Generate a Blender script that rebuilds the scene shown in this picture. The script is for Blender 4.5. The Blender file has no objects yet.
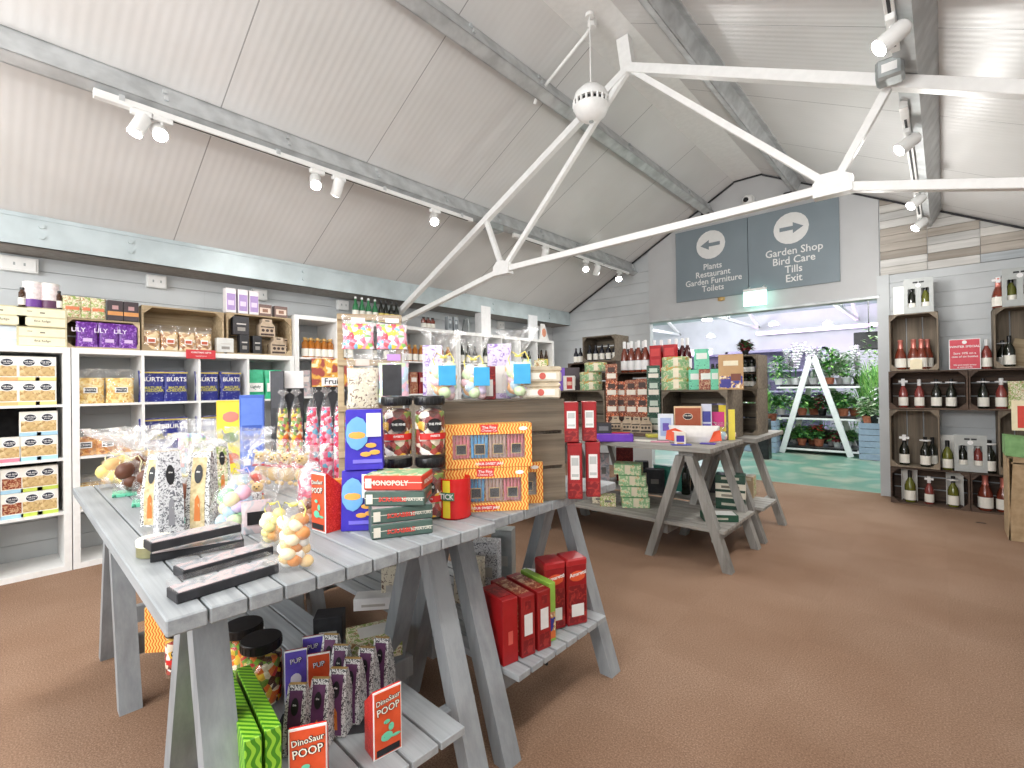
import bpy, bmesh, math, random
from mathutils import Vector, Matrix, Euler
random.seed(7)
S = bpy.context.scene
COL = S.collection
PI = math.pi
def rad(a): return a*PI/180
# ---------------------------------------------------------------- camera solved from the room's own lines
CF, CYAW, CP, CR, CH = 480.0, .7326, .0065, -.0145, 1.17
_F = Vector((-math.sin(CYAW)*math.cos(CP), math.cos(CYAW)*math.cos(CP), math.sin(CP)))
_R = Vector((math.cos(CYAW), math.sin(CYAW), 0)); _U = _R.cross(_F)
_R2 = _R*math.cos(CR)+_U*math.sin(CR); _U2 = -_R*math.sin(CR)+_U*math.cos(CR)
CAM = Vector((0, 0, CH))
def at(px, py, ax, v):
    "where the sight line through a photo pixel meets the plane ax = v (a table top, a shelf, a wall)"
    d = _F*CF+_R2*(px-512)+_U2*(384-py); k = 'XYZ'.index(ax)
    return CAM+d*((v-CAM[k])/d[k])
def dist(p): return (Vector(p)-CAM).dot(_F)
# ---------------------------------------------------------------- materials
def lin(c):
    o = []
    for v in c[:3]:
        v /= 255.0
        o.append(v/12.92 if v <= .04045 else ((v+.055)/1.055)**2.4)
    return tuple(o)+(1,)
MATS = {}
def mkbase(key):
    m = bpy.data.materials.new(key); m.use_nodes = True
    nt = m.node_tree; b = nt.nodes['Principled BSDF']; MATS[key] = m
    return m, nt, b
def N(nt, t, **kw):
    n = nt.nodes.new(t)
    for k, v in kw.items():
        if hasattr(n, k): setattr(n, k, v)
        else: n.inputs[k.replace('_', ' ')].default_value = v
    return n
def coords(nt, scale=(1,1,1), kind='Object'):
    tc = N(nt, 'ShaderNodeTexCoord'); mp = N(nt, 'ShaderNodeMapping'); mp.inputs['Scale'].default_value = scale
    nt.links.new(tc.outputs[kind], mp.inputs['Vector']); return mp.outputs['Vector']
def ramp(nt, fac, stops, const=False):
    r = N(nt, 'ShaderNodeValToRGB'); cr = r.color_ramp
    if const: cr.interpolation = 'CONSTANT'
    while len(cr.elements) < len(stops): cr.elements.new(.5)
    for e, (p, c) in zip(cr.elements, stops): e.position = p; e.color = lin(c)
    nt.links.new(fac, r.inputs['Fac']); return r.outputs['Color']
def bump(nt, b, h, s=.3, d=.01):
    n = N(nt, 'ShaderNodeBump', Strength=s, Distance=d); nt.links.new(h, n.inputs['Height']); nt.links.new(n.outputs['Normal'], b.inputs['Normal'])
def mt(key, rgb=None, rough=.5, metal=0, emis=0, trans=0, coat=0, var=8, scale=25):
    "plain paint, card or plastic with a faint procedural unevenness"
    if key in MATS: return MATS[key]
    m, nt, b = mkbase(key)
    b.inputs['Roughness'].default_value = rough; b.inputs['Metallic'].default_value = metal
    if trans: b.inputs['Transmission Weight'].default_value = trans
    if coat: b.inputs['Coat Weight'].default_value = coat
    if emis:
        b.inputs['Base Color'].default_value = lin(rgb)
        b.inputs['Emission Color'].default_value = lin(rgb); b.inputs['Emission Strength'].default_value = emis
    else:
        n = N(nt, 'ShaderNodeTexNoise', Scale=scale, Detail=3.0); nt.links.new(coords(nt), n.inputs['Vector'])
        lo = [max(0, v-var) for v in rgb]; hi = [min(255, v+var) for v in rgb]
        nt.links.new(ramp(nt, n.outputs['Fac'], [(.35, lo), (.65, hi)]), b.inputs['Base Color'])
    return m
def grain(key, c1, c2, axis='X', rough=.6, fine=60, s=.25, worn=None):
    m, nt, b = mkbase(key); b.inputs['Roughness'].default_value = rough
    sc = {'X': (1.2, fine, fine), 'Y': (fine, 1.2, fine), 'Z': (fine, fine, 1.2)}[axis]
    n = N(nt, 'ShaderNodeTexNoise', Scale=1.0, Detail=6.0, Roughness=.65); nt.links.new(coords(nt, sc), n.inputs['Vector'])
    n2 = N(nt, 'ShaderNodeTexNoise', Scale=2.2, Detail=2.0); nt.links.new(coords(nt), n2.inputs['Vector'])
    mx = N(nt, 'ShaderNodeMath', operation='MULTIPLY_ADD'); mx.inputs[1].default_value = .45
    nt.links.new(n2.outputs['Fac'], mx.inputs[0])
    sb = N(nt, 'ShaderNodeMath', operation='MULTIPLY'); sb.inputs[1].default_value = .55
    nt.links.new(n.outputs['Fac'], sb.inputs[0]); nt.links.new(sb.outputs[0], mx.inputs[2])
    nt.links.new(ramp(nt, mx.outputs[0], [(.38, c1), (.62, c2)]), b.inputs['Base Color'])
    bump(nt, b, n.outputs['Fac'], s, .003); return m
def sweets(key, pal, scale=55, rough=.35, sh=.5, gap=True):
    m, nt, b = mkbase(key); b.inputs['Roughness'].default_value = rough
    v = N(nt, 'ShaderNodeTexVoronoi', Scale=scale); nt.links.new(coords(nt), v.inputs['Vector'])
    sp = N(nt, 'ShaderNodeSeparateColor'); nt.links.new(v.outputs['Color'], sp.inputs[0])
    n = len(pal); col = ramp(nt, sp.outputs[0], [(i/n, c) for i, c in enumerate(pal)], True)
    nt.links.new(col, b.inputs['Base Color'])
    if sh:
        iv = N(nt, 'ShaderNodeMath', operation='SUBTRACT'); iv.inputs[0].default_value = 1; nt.links.new(v.outputs['Distance'], iv.inputs[1])
        bump(nt, b, iv.outputs[0], sh, .01)
    return m
def blotch(key, c1, c2, scale=60, thr=.5, w=.03, rough=.5, c3=None, distort=1.5):
    m, nt, b = mkbase(key); b.inputs['Roughness'].default_value = rough
    n = N(nt, 'ShaderNodeTexNoise', Scale=scale, Detail=2.0, Distortion=distort); nt.links.new(coords(nt), n.inputs['Vector'])
    st = [(thr-w, c1), (thr+w, c2)]
    if c3: st = [(0, c3), (thr-.12, c3), (thr-.1, c1), (thr-w, c1), (thr+w, c2)]
    nt.links.new(ramp(nt, n.outputs['Fac'], st), b.inputs['Base Color']); return m
def waves(key, c1, c2, fx=90, fz=120, amp=.28):
    "printed wavy stripes running up the pack"
    m, nt, b = mkbase(key); b.inputs['Roughness'].default_value = .4
    tc = N(nt, 'ShaderNodeTexCoord'); sp = N(nt, 'ShaderNodeSeparateXYZ'); nt.links.new(tc.outputs['Object'], sp.inputs[0])
    def ma(op, a, bv=None, c=None):
        n = N(nt, 'ShaderNodeMath', operation=op)
        for i, q in enumerate((a, bv, c)):
            if q is None: continue
            if isinstance(q, (int, float)): n.inputs[i].default_value = q
            else: nt.links.new(q, n.inputs[i])
        return n.outputs[0]
    s = ma('SINE', ma('MULTIPLY', sp.outputs[2], fz*2.2))
    xy = ma('ADD', sp.outputs[0], sp.outputs[1])
    f = ma('FRACT', ma('MULTIPLY_ADD', s, amp, ma('MULTIPLY', xy, fx)))
    nt.links.new(ramp(nt, f, [(0, c1), (.5, c2)], True), b.inputs['Base Color']); return m
def clear(key, fac=.2, rough=.12, tint=(255,255,255), gl=(255,255,255), crinkle=.8):
    "thin clear film: lets the contents through, with bright crinkled reflections"
    m, nt, b = mkbase(key); nt.nodes.remove(b)
    tr = N(nt, 'ShaderNodeBsdfTransparent'); tr.inputs['Color'].default_value = lin(tint)
    g = N(nt, 'ShaderNodeBsdfGlossy'); g.inputs['Color'].default_value = lin(gl); g.inputs['Roughness'].default_value = rough
    df = N(nt, 'ShaderNodeBsdfDiffuse'); df.inputs['Color'].default_value = lin(gl)
    m2 = N(nt, 'ShaderNodeMixShader'); m2.inputs[0].default_value = .3
    nt.links.new(g.outputs[0], m2.inputs[1]); nt.links.new(df.outputs[0], m2.inputs[2])
    n = N(nt, 'ShaderNodeTexNoise', Scale=15.0, Detail=5.0, Distortion=1.2); nt.links.new(coords(nt), n.inputs['Vector'])
    bp = N(nt, 'ShaderNodeBump', Strength=crinkle, Distance=.02); nt.links.new(n.outputs['Fac'], bp.inputs['Height']); nt.links.new(bp.outputs[0], g.inputs['Normal'])
    r = N(nt, 'ShaderNodeMapRange'); r.inputs['From Min'].default_value = .45; r.inputs['From Max'].default_value = .7
    r.inputs['To Min'].default_value = fac*.3; r.inputs['To Max'].default_value = min(1, fac*2.4) if crinkle > .3 else fac; nt.links.new(n.outputs['Fac'], r.inputs['Value'])
    mx = N(nt, 'ShaderNodeMixShader'); nt.links.new(r.outputs[0], mx.inputs[0])
    nt.links.new(tr.outputs[0], mx.inputs[1]); nt.links.new(m2.outputs[0], mx.inputs[2])
    nt.links.new(mx.outputs[0], nt.nodes['Material Output'].inputs['Surface']); return m
W_ = (246,246,244); K_ = (24,24,28)
def C(rgb, rough=.45):
    "a plain printed colour, one material for each colour"
    k = 'print_%d_%d_%d' % tuple(rgb); return MATS.get(k) or mt(k, rgb, rough, var=4)
# surfaces of the place
grain('old_crate_wood', (84,75,64), (134,122,105), 'X', .75, 45, .5)
grain('old_crate_wood_upright', (94,84,72), (148,134,116), 'Z', .75, 45, .5)
grain('pale_crate_wood', (150,128,98), (205,186,152), 'X', .7, 40, .3)
grain('dark_crate_wood', (62,48,40), (104,84,70), 'X', .75, 45, .5)
grain('grey_paint_plank', (138,143,147), (172,177,180), 'X', .5, 40, .35)
grain('grey_paint_leg', (130,135,139), (158,163,167), 'Z', .5, 30, .2)
grain('weathered_grey_plank', (126,123,118), (170,167,160), 'X', .65, 40, .4)
grain('weathered_grey_leg', (118,116,112), (160,158,153), 'Z', .65, 30, .3)
mt('white_laminate', (240,240,238), .35, var=3); mt('white_metal', (238,238,236), .35, var=3)
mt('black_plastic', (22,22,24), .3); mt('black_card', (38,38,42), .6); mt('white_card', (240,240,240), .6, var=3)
mt('wall_board_paint', (194,198,200), .5, var=5, scale=3); mt('panel_paint', (190,191,192), .6, var=3, scale=3)
mt('leaf_tray', (120,166,104), .5)
mt('sign_face', (124,136,143), .5, var=3, scale=2); mt('sign_print', (226,226,224), .5, var=2)
mt('brass_ribbon', (190,150,60), .4); mt('terracotta', (196,118,88), .7, var=12); mt('soil', (60,44,34), .9)
mt('lamp_glow', (255,252,246), emis=60); mt('exit_glow', (190,255,236), emis=3.2); mt('exit_glow_white', (240,255,250), emis=4.5)
mt('grow_light', (244,196,255), emis=7); mt('cream_label', (243,240,230), .6, var=3); mt('gold_card', (196,160,98), .45)
mt('galvanised', (190,193,194), .4, .2, var=14, scale=9); mt('fibre_board', (176,150,116), .8, var=10)
clear('film', .14); clear('film_soft', .32, .2); clear('clear_plastic', .13, .06, crinkle=.08); clear('clear_glass', .10, .04, crinkle=.02)
for k, c, t in (('wine_dark', (26,30,22), 0), ('wine_olive', (112,116,42), .25), ('wine_rose', (150,70,50), .4), ('wine_pink', (164,76,70), .4),
                ('beer_brown', (74,44,22), .2), ('beer_green', (64,150,96), .4), ('amber_liquid', (196,118,34), .25), ('wine_red', (70,16,22), .1), ('ink_dark', (20,24,40), 0)):
    mt(k, c, .07, trans=t, coat=.6, var=3)
def mk_ceiling():
    m, nt, b = mkbase('ribbed_roof_sheet'); b.inputs['Roughness'].default_value = .33
    b.inputs['Specular IOR Level'].default_value = .55
    v = coords(nt); sp = N(nt, 'ShaderNodeSeparateXYZ'); nt.links.new(v, sp.inputs[0])
    n = N(nt, 'ShaderNodeTexNoise', Scale=1.4, Detail=3.0); nt.links.new(v, n.inputs['Vector'])
    col = ramp(nt, n.outputs['Fac'], [(.3, (214,213,211)), (.7, (226,225,224))])
    # fine ribs 50 mm apart, a joint every metre
    w = N(nt, 'ShaderNodeMath', operation='MULTIPLY'); w.inputs[1].default_value = 2*PI/.05; nt.links.new(sp.outputs[1], w.inputs[0])
    s = N(nt, 'ShaderNodeMath', operation='SINE'); nt.links.new(w.outputs[0], s.inputs[0])
    p = N(nt, 'ShaderNodeMath', operation='GREATER_THAN'); p.inputs[1].default_value = .55; nt.links.new(s.outputs[0], p.inputs[0])
    f = N(nt, 'ShaderNodeMath', operation='FRACT'); nt.links.new(sp.outputs[1], f.inputs[0])
    g = N(nt, 'ShaderNodeMath', operation='LESS_THAN'); g.inputs[1].default_value = .007; nt.links.new(f.outputs[0], g.inputs[0])
    mx = N(nt, 'ShaderNodeMix', data_type='RGBA'); nt.links.new(g.outputs[0], mx.inputs[0]); nt.links.new(col, mx.inputs[6]); mx.inputs[7].default_value = lin((160,159,158))
    nt.links.new(mx.outputs[2], b.inputs['Base Color'])
    sm = N(nt, 'ShaderNodeMath', operation='MULTIPLY'); sm.inputs[1].default_value = .5; nt.links.new(s.outputs[0], sm.inputs[0])
    bump(nt, b, sm.outputs[0], .13, .004)
mk_ceiling()
def mk_carpet():
    m, nt, b = mkbase('brown_loop_carpet'); b.inputs['Roughness'].default_value = .95; b.inputs['Specular IOR Level'].default_value = .15
    v = coords(nt)
    n = N(nt, 'ShaderNodeTexNoise', Scale=170.0, Detail=4.0, Roughness=.8); nt.links.new(v, n.inputs['Vector'])
    n2 = N(nt, 'ShaderNodeTexNoise', Scale=1.3, Detail=3.0); nt.links.new(v, n2.inputs['Vector'])
    c1 = ramp(nt, n.outputs['Fac'], [(.3, (114,93,77)), (.5, (154,127,107)), (.7, (188,163,143))])
    c2 = ramp(nt, n2.outputs['Fac'], [(.35, (232,222,214)), (.65, (255,252,250))])
    # the carpet is laid in half-metre tiles whose pile turns a little
    tl = N(nt, 'ShaderNodeTexChecker', Scale=2.0); tl.inputs['Color1'].default_value = (1,1,1,1); tl.inputs['Color2'].default_value = (.93,.92,.91,1); nt.links.new(v, tl.inputs['Vector'])
    mx = N(nt, 'ShaderNodeMix', data_type='RGBA', blend_type='MULTIPLY'); mx.inputs[0].default_value = 1; nt.links.new(c1, mx.inputs[6]); nt.links.new(c2, mx.inputs[7])
    m2 = N(nt, 'ShaderNodeMix', data_type='RGBA', blend_type='MULTIPLY'); m2.inputs[0].default_value = .6; nt.links.new(mx.outputs[2], m2.inputs[6]); nt.links.new(tl.outputs['Color'], m2.inputs[7])
    nt.links.new(m2.outputs[2], b.inputs['Base Color']); bump(nt, b, n.outputs['Fac'], .5, .004)
mk_carpet()
blotch('green_floor_paint', (100,142,124), (168,170,152), 2.2, .58, .12, .35, distort=.6)
sweets('sweets_mixed', [(170,66,56),(236,222,200),(226,176,60),(120,60,40),(244,240,232),(124,40,40),(120,140,60),(90,46,34)], 48)
sweets('sweets_candy', [(250,120,150),(250,240,245),(245,210,70),(120,190,230),(240,70,90),(255,255,255),(150,210,110),(250,170,190)], 60)
sweets('sweets_choc', [(92,48,30),(150,92,56),(236,226,206),(120,30,34),(70,36,26),(200,160,110)], 45)
sweets('sweets_pink', [(236,60,110),(250,160,190),(250,240,245),(220,30,70),(245,110,150),(110,190,220),(250,250,250)], 55)
sweets('sweets_rainbow', [(240,200,50),(210,50,50),(120,160,50),(245,235,200),(235,120,40),(80,50,30)], 60)
sweets('sweets_pastel', [(246,200,214),(200,226,240),(214,238,190),(250,240,200),(226,204,240)], 26)
sweets('pasta', [(226,184,96),(240,208,128),(206,156,70),(246,224,160)], 70); sweets('crisps', [(206,140,70),(222,164,96),(180,110,50),(236,190,130)], 50)
sweets('biscuits', [(196,150,96),(230,206,160),(160,110,70),(240,226,200)], 40)
sweets('crackers', [(206,176,122),(222,196,146),(186,152,100)], 55)
blotch('black_leaf_print', (222,222,220), (56,54,60), 135, .54, .03)
blotch('grey_scroll_print', (218,219,222), (104,106,114), 120, .55, .03)
blotch('floral_cream', (238,230,204), (176,140,90), 50, .58, .04, c3=(150,170,90))
blotch('tin_fruit_print', (150,192,130), (222,150,70), 38, .58, .03, c3=(236,224,180), distort=.4)
blotch('mint_tin_print', (214,222,186), (220,170,110), 34, .62, .04, c3=(150,190,140), distort=.4)
blotch('fruit_photo', (214,160,60), (150,60,50), 24, .52, .04, c3=(226,214,170), distort=.3)
blotch('purple_pack', (120,60,168), (196,150,220), 60, .63, .03, .3, c3=(92,30,130))
blotch('blue_crisp_pack', (38,44,130), (206,216,240), 70, .66, .02, .3)
blotch('dark_red_pack', (122,24,30), (168,52,48), 40, .55, .06, .3)
blotch('brown_red_pack', (160,84,52), (120,44,34), 60, .55, .05, .4, c3=(196,160,126))
blotch('orange_pack', (226,112,56), (246,222,196), 55, .62, .03, .4, c3=(120,60,40))
blotch('green_pack', (36,78,60), (170,190,170), 60, .66, .03, .4)
blotch('mint_pack', (110,206,170), (40,100,80), 55, .64, .03, .4); blotch('tan_pack', (196,150,92), (240,226,200), 30, .6, .03, .4, c3=(50,60,150))
blotch('indigo_pack', (52,42,168), (226,150,60), 26, .66, .02, .3, distort=.5); blotch('red_glitter', (214,36,28), (246,80,66), 240, .55, .05, .3)
blotch('grey_picture_lid', (176,179,184), (132,136,142), 18, .62, .08, .25, c3=(204,186,188))
waves('orange_wave_print', (222,112,24), (246,206,116), 100, 120, .28); waves('green_wave_print', (70,140,30), (150,206,60), 60, 60, .3)
blotch('lilac_scroll', (214,206,232), (150,120,190), 70, .58, .03); blotch('hamper_print', (226,218,196), (120,96,80), 55, .6, .03)
# ---------------------------------------------------------------- geometry
TXT = {}
def text_mesh(s, bold=0, shear=0):
    k = (s, bold, shear)
    if k not in TXT:
        cu = bpy.data.curves.new('lettering', 'FONT'); cu.body = s; cu.align_x = 'CENTER'; cu.align_y = 'CENTER'; cu.size = 1
        cu.offset = bold; cu.shear = shear; cu.resolution_u = 2; cu.space_line = .95
        o = bpy.data.objects.new('lettering', cu); COL.objects.link(o)
        dg = bpy.context.evaluated_depsgraph_get(); me = bpy.data.meshes.new_from_object(o.evaluated_get(dg))
        TXT[k] = ([v.co.copy() for v in me.vertices], [tuple(p.vertices) for p in me.polygons])
        bpy.data.objects.remove(o); bpy.data.curves.remove(cu); bpy.data.meshes.remove(me)
    return TXT[k]
class G:
    def __init__(s): s.v = []; s.f = []; s.m = []; s.T = None
    def add(s, vs, fs, m=0):
        n = len(s.v)
        s.v += [(s.T @ Vector(p) if s.T else Vector(p)) for p in vs]
        s.f += [tuple(i+n for i in f) for f in fs]; s.m += [m]*len(fs); return s
    def box(s, x0, x1, y0, y1, z0, z1, m=0, bev=0, tx=0, ty=0):
        "bevelled box; tx, ty draw the top in"
        if not bev:
            vs = [(x0,y0,z0),(x1,y0,z0),(x1,y1,z0),(x0,y1,z0),(x0+tx,y0+ty,z1),(x1-tx,y0+ty,z1),(x1-tx,y1-ty,z1),(x0+tx,y1-ty,z1)]
            return s.add(vs, [(0,3,2,1),(4,5,6,7),(0,1,5,4),(1,2,6,5),(2,3,7,6),(3,0,4,7)], m)
        bm = bmesh.new(); bmesh.ops.create_cube(bm, size=1)
        for v in bm.verts:
            top = v.co.z > 0
            v.co = Vector(((x0+x1)/2+v.co.x*(x1-x0-(2*tx if top else 0)), (y0+y1)/2+v.co.y*(y1-y0-(2*ty if top else 0)), (z0+z1)/2+v.co.z*(z1-z0)))
        bmesh.ops.bevel(bm, geom=bm.edges[:], offset=bev, segments=1, affect='EDGES')
        return s.frombm(bm, m)
    def frombm(s, bm, m=0):
        bm.verts.index_update()
        s.add([v.co.copy() for v in bm.verts], [tuple(v.index for v in f.verts) for f in bm.faces], m); bm.free(); return s
    def lathe(s, prof, c=(0,0,0), m=0, seg=16, sx=1, sy=1, cap=True):
        vs = []; fs = []
        for r, z in prof:
            for i in range(seg):
                a = 2*PI*i/seg; vs.append((c[0]+r*sx*math.cos(a), c[1]+r*sy*math.sin(a), c[2]+z))
        for j in range(len(prof)-1):
            for i in range(seg):
                k = (i+1) % seg; fs.append((j*seg+i, j*seg+k, (j+1)*seg+k, (j+1)*seg+i))
        if cap: fs += [tuple(range(seg))[::-1], tuple(range((len(prof)-1)*seg, len(prof)*seg))]
        return s.add(vs, fs, m)
    def cyl(s, r, z0, z1, c=(0,0), m=0, seg=16): return s.lathe([(r,z0),(r,z1)], (c[0],c[1],0), m, seg)
    def bar(s, a, b, w, h, m=0, bev=0, up=(0,0,1)):
        a = Vector(a); b = Vector(b); d = b-a; L = d.length; z = d.normalized(); u = Vector(up)
        if abs(u.dot(z)) > .98: u = Vector((1,0,0))
        x = u.cross(z).normalized(); y = z.cross(x); M = Matrix((x, y, z)).transposed().to_4x4(); M.translation = a
        o = s.T; s.T = (o @ M) if o else M; s.box(-w/2, w/2, -h/2, h/2, 0, L, m, bev); s.T = o; return s
    def tube(s, pts, r, m=0, seg=6):
        pts = [Vector(p) for p in pts]; vs = []; fs = []
        for i, p in enumerate(pts):
            d = (pts[min(i+1, len(pts)-1)]-pts[max(i-1, 0)]).normalized(); u = Vector((0,0,1)) if abs(d.z) < .9 else Vector((1,0,0))
            x = u.cross(d).normalized(); y = d.cross(x); rr = r[i] if isinstance(r, (list, tuple)) else r
            vs += [p+(x*math.cos(2*PI*k/seg)+y*math.sin(2*PI*k/seg))*rr for k in range(seg)]
        for i in range(len(pts)-1):
            fs += [(i*seg+k, i*seg+(k+1) % seg, (i+1)*seg+(k+1) % seg, (i+1)*seg+k) for k in range(seg)]
        fs += [tuple(range(seg))[::-1], tuple(range((len(pts)-1)*seg, len(pts)*seg))]
        return s.add(vs, fs, m)
    def prism(s, poly, a, b, ax='Y', m=0):
        "polygon in the plane across ax, drawn out from a to b"
        k = 'XYZ'.index(ax); o = [i for i in range(3) if i != k]; n = len(poly); vs = []
        for t in (a, b):
            for p in poly:
                q = [0,0,0]; q[k] = t; q[o[0]] = p[0]; q[o[1]] = p[1]; vs.append(q)
        return s.add(vs, [tuple(range(n))[::-1], tuple(range(n, 2*n))]+[(i, (i+1) % n, n+(i+1) % n, n+i) for i in range(n)], m)
    def blob(s, c, r, sc=(1,1,1), m=0, sub=1, rot=None):
        bm = bmesh.new(); bmesh.ops.create_icosphere(bm, subdivisions=sub+1, radius=r); R = (rot or Euler((0,0,0))).to_matrix()
        for v in bm.verts: v.co = R @ Vector((v.co.x*sc[0], v.co.y*sc[1], v.co.z*sc[2]))+Vector(c)
        return s.frombm(bm, m)
    def text(s, body, c, size, m=0, rot=(PI/2,0,0), bold=0, shear=0, sx=1, th=.0008):
        vs, fs = text_mesh(body, bold, shear); R = Euler(rot).to_matrix(); n = len(vs); nrm = R @ Vector((0,0,1))
        P = [Vector(c)+R @ Vector((v.x*size*sx, v.y*size, 0)) for v in vs]
        s.add([p+nrm*th for p in P], fs, m); return s
    def disc(s, c, r, m=0, sx=1, sy=1, seg=20, d=.0008):
        "flat printed disc on a front (-Y) face"
        vs = [(c[0]+r*sx*math.cos(2*PI*i/seg), c[1], c[2]+r*sy*math.sin(2*PI*i/seg)) for i in range(seg)]
        vs += [(x, y+d, z) for x, y, z in vs]
        return s.add(vs, [tuple(range(seg))]+[(i, seg+i, seg+(i+1) % seg, (i+1) % seg) for i in range(seg)], m)
    def mesh(s, name, mats, smooth=False, fix=True):
        me = bpy.data.meshes.new(name); me.from_pydata([tuple(v) for v in s.v], [], s.f)
        for k in mats: me.materials.append(MATS[k] if isinstance(k, str) else k)
        me.polygons.foreach_set('material_index', s.m)
        if fix:
            bm = bmesh.new(); bm.from_mesh(me); bmesh.ops.recalc_face_normals(bm, faces=bm.faces); bm.to_mesh(me); bm.free()
        if smooth:
            me.polygons.foreach_set('use_smooth', [True]*len(me.polygons))
            try: me.set_sharp_from_angle(angle=rad(40))
            except Exception: pass
        me.update(); return me
# ---------------------------------------------------------------- things, parts, copies
def tag(o, label, cat, group=None):
    o['label'] = label; o['category'] = cat
    if group: o['group'] = group
    return o
def empty(name, label, cat, loc=(0,0,0), rz=0, group=None, rot=None):
    o = bpy.data.objects.new(name, None); COL.objects.link(o); o.empty_display_size = .05
    o.location = loc; o.rotation_euler = rot or (0,0,rz); return tag(o, label, cat, group)
def part(name, g, mats, parent=None, smooth=False, label=None, kind=None):
    o = bpy.data.objects.new(name, g.mesh(name, mats, smooth)); COL.objects.link(o); o.parent = parent
    if label: o['label'] = label
    if kind: o['kind'] = kind
    return o
def struct(name, g, mats, smooth=False, parent=None):
    o = part(name, g, mats, parent, smooth)
    if not parent: o['kind'] = 'structure'
    return o
def solo(name, g, mats, label, cat, loc=(0,0,0), rz=0, group=None, smooth=False, rot=None):
    o = part(name, g, mats, None, smooth); o.location = loc; o.rotation_euler = rot or (0,0,rz); return tag(o, label, cat, group)
PROTO = {}
def copy_tree(o, parent=None):
    c = o.copy(); COL.objects.link(c); c.parent = parent
    for ch in list(o.children): copy_tree(ch, c)
    return c
def put(key, build, label, cat, loc, rz=0, group=None, tilt=None, sc=None):
    "first call builds the thing with its parts, the next ones copy it part by part"
    if key in PROTO: o = copy_tree(PROTO[key])
    else: o = build(); PROTO[key] = o
    o.location = loc; o.rotation_euler = (tilt[0], tilt[1], rz) if tilt else (0,0,rz)
    o.scale = (sc, sc, sc) if isinstance(sc, (int, float)) else (sc or (1,1,1))
    for k in ('label', 'category', 'group'):
        if k in o: del o[k]
    return tag(o, label, cat, group)
ORD = ['first','second','third','fourth','fifth','sixth','seventh','eighth','ninth','tenth','eleventh','twelfth','thirteenth','fourteenth']
def E0(name):
    o = bpy.data.objects.new(name, None); COL.objects.link(o); o.empty_display_size = .05; return o
def one(name, g, mats, smooth=False): return lambda: part(name, g, mats, None, smooth)
# ---- makers; every front faces local -Y, base at z = 0
def bottle(name, H, R, glass, label='cream_label', cap='black_plastic', kind='wine', collar=None, capc=None, foil=.22):
    def b():
        o = E0(name); g = G()
        if kind == 'wine': pr = [(R*.9,0),(R,.008),(R,H*.52),(R*.8,H*.63),(R*.42,H*.74),(R*.34,H*.80),(R*.33,H*.97)]
        elif kind == 'fizz': pr = [(R*.9,0),(R,.01),(R,H*.42),(R*.86,H*.54),(R*.5,H*.7),(R*.36,H*.80),(R*.36,H*.96)]
        elif kind == 'beer': pr = [(R*.92,0),(R,.006),(R,H*.55),(R*.85,H*.64),(R*.45,H*.76),(R*.38,H*.96)]
        else: pr = [(R*.95,0),(R,.004),(R,H*.72),(R*.6,H*.82),(R*.45,H*.86),(R*.45,H*.93)]
        g.lathe(pr, seg=14); part('glass_body', g, [glass], o, True)
        if label: part('paper_label', G().lathe([(R+.0008,H*.07),(R+.0008,H*(.37 if kind in('wine','fizz') else .45))], seg=14, cap=False), [label], o, True)
        if kind == 'fizz': part('foil', G().lathe([(R*.54,H*.66),(R*.42,H*.78),(R*.42,H*.93),(R*.5,H*.95),(R*.5,H*.985),(R*.3,H)], seg=12), [cap], o, True)
        else: part('cap', G().lathe([(R*.40,H*(1-foil) if kind=='wine' else H*.9),(R*.40,H*.99),(R*.3,H)] if kind!='small' else [(R*.6,H*.88),(R*.6,H)], seg=12), [cap], o, True)
        if collar == 'disc': part('neck_tag', G().lathe([(R*.42,H*.86),(R*1.1,H*.862),(R*1.1,H*.90),(R*.42,H*.905)], seg=16), ['white_card'], o)
        if collar == 'cross':
            c = G().box(-R*.35, R*.35, -R*.45, R*.45, H*.84, H*1.03, bev=.001); c.box(-R*.95, R*.95, -R*.3, R*.3, H*.89, H*.97, bev=.001); part('neck_tag', c, ['white_card'], o)
        return o
    return b
def boxpack(name, w, d, h, body, decs=(), bev=.0015, top=None, lab=None):
    "folded carton; decs: (face, u0, u1, v0, v1, material) fractions of the face; faces f front, r right, l left, t top"
    def b():
        g = G().box(-w/2, w/2, -d/2, d/2, 0, h, 0, bev); mats = [body]
        for dec in decs:
            fc, u0, u1, v0, v1, mk = dec[:6]; e = .0008*(1+len(mats)*.15)
            mats.append(mk); i = len(mats)-1
            if len(dec) > 6:
                tx, sz = dec[6], dec[7]; c = {'f': ((u0-.5)*w, -d/2-e, v0*h), 'r': (w/2+e, (u0-.5)*d, v0*h), 'l': (-w/2-e, (.5-u0)*d, v0*h), 't': ((u0-.5)*w, (v0-.5)*d, h+e)}[fc]
                g.text(tx, c, sz, i, {'f': (PI/2,0,0), 'r': (PI/2,0,PI/2), 'l': (PI/2,0,-PI/2), 't': (0,0,0)}[fc], .012); continue
            if fc == 'f': g.box((u0-.5)*w, (u1-.5)*w, -d/2-e, -d/2, v0*h, v1*h, i)
            if fc == 'r': g.box(w/2, w/2+e, (u0-.5)*d, (u1-.5)*d, v0*h, v1*h, i)
            if fc == 'l': g.box(-w/2-e, -w/2, (u0-.5)*d, (u1-.5)*d, v0*h, v1*h, i)
            if fc == 't': g.box((u0-.5)*w, (u1-.5)*w, (v0-.5)*d, (v1-.5)*d, h, h+e, i)
        return part(name, g, mats, None)
    return b
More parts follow.
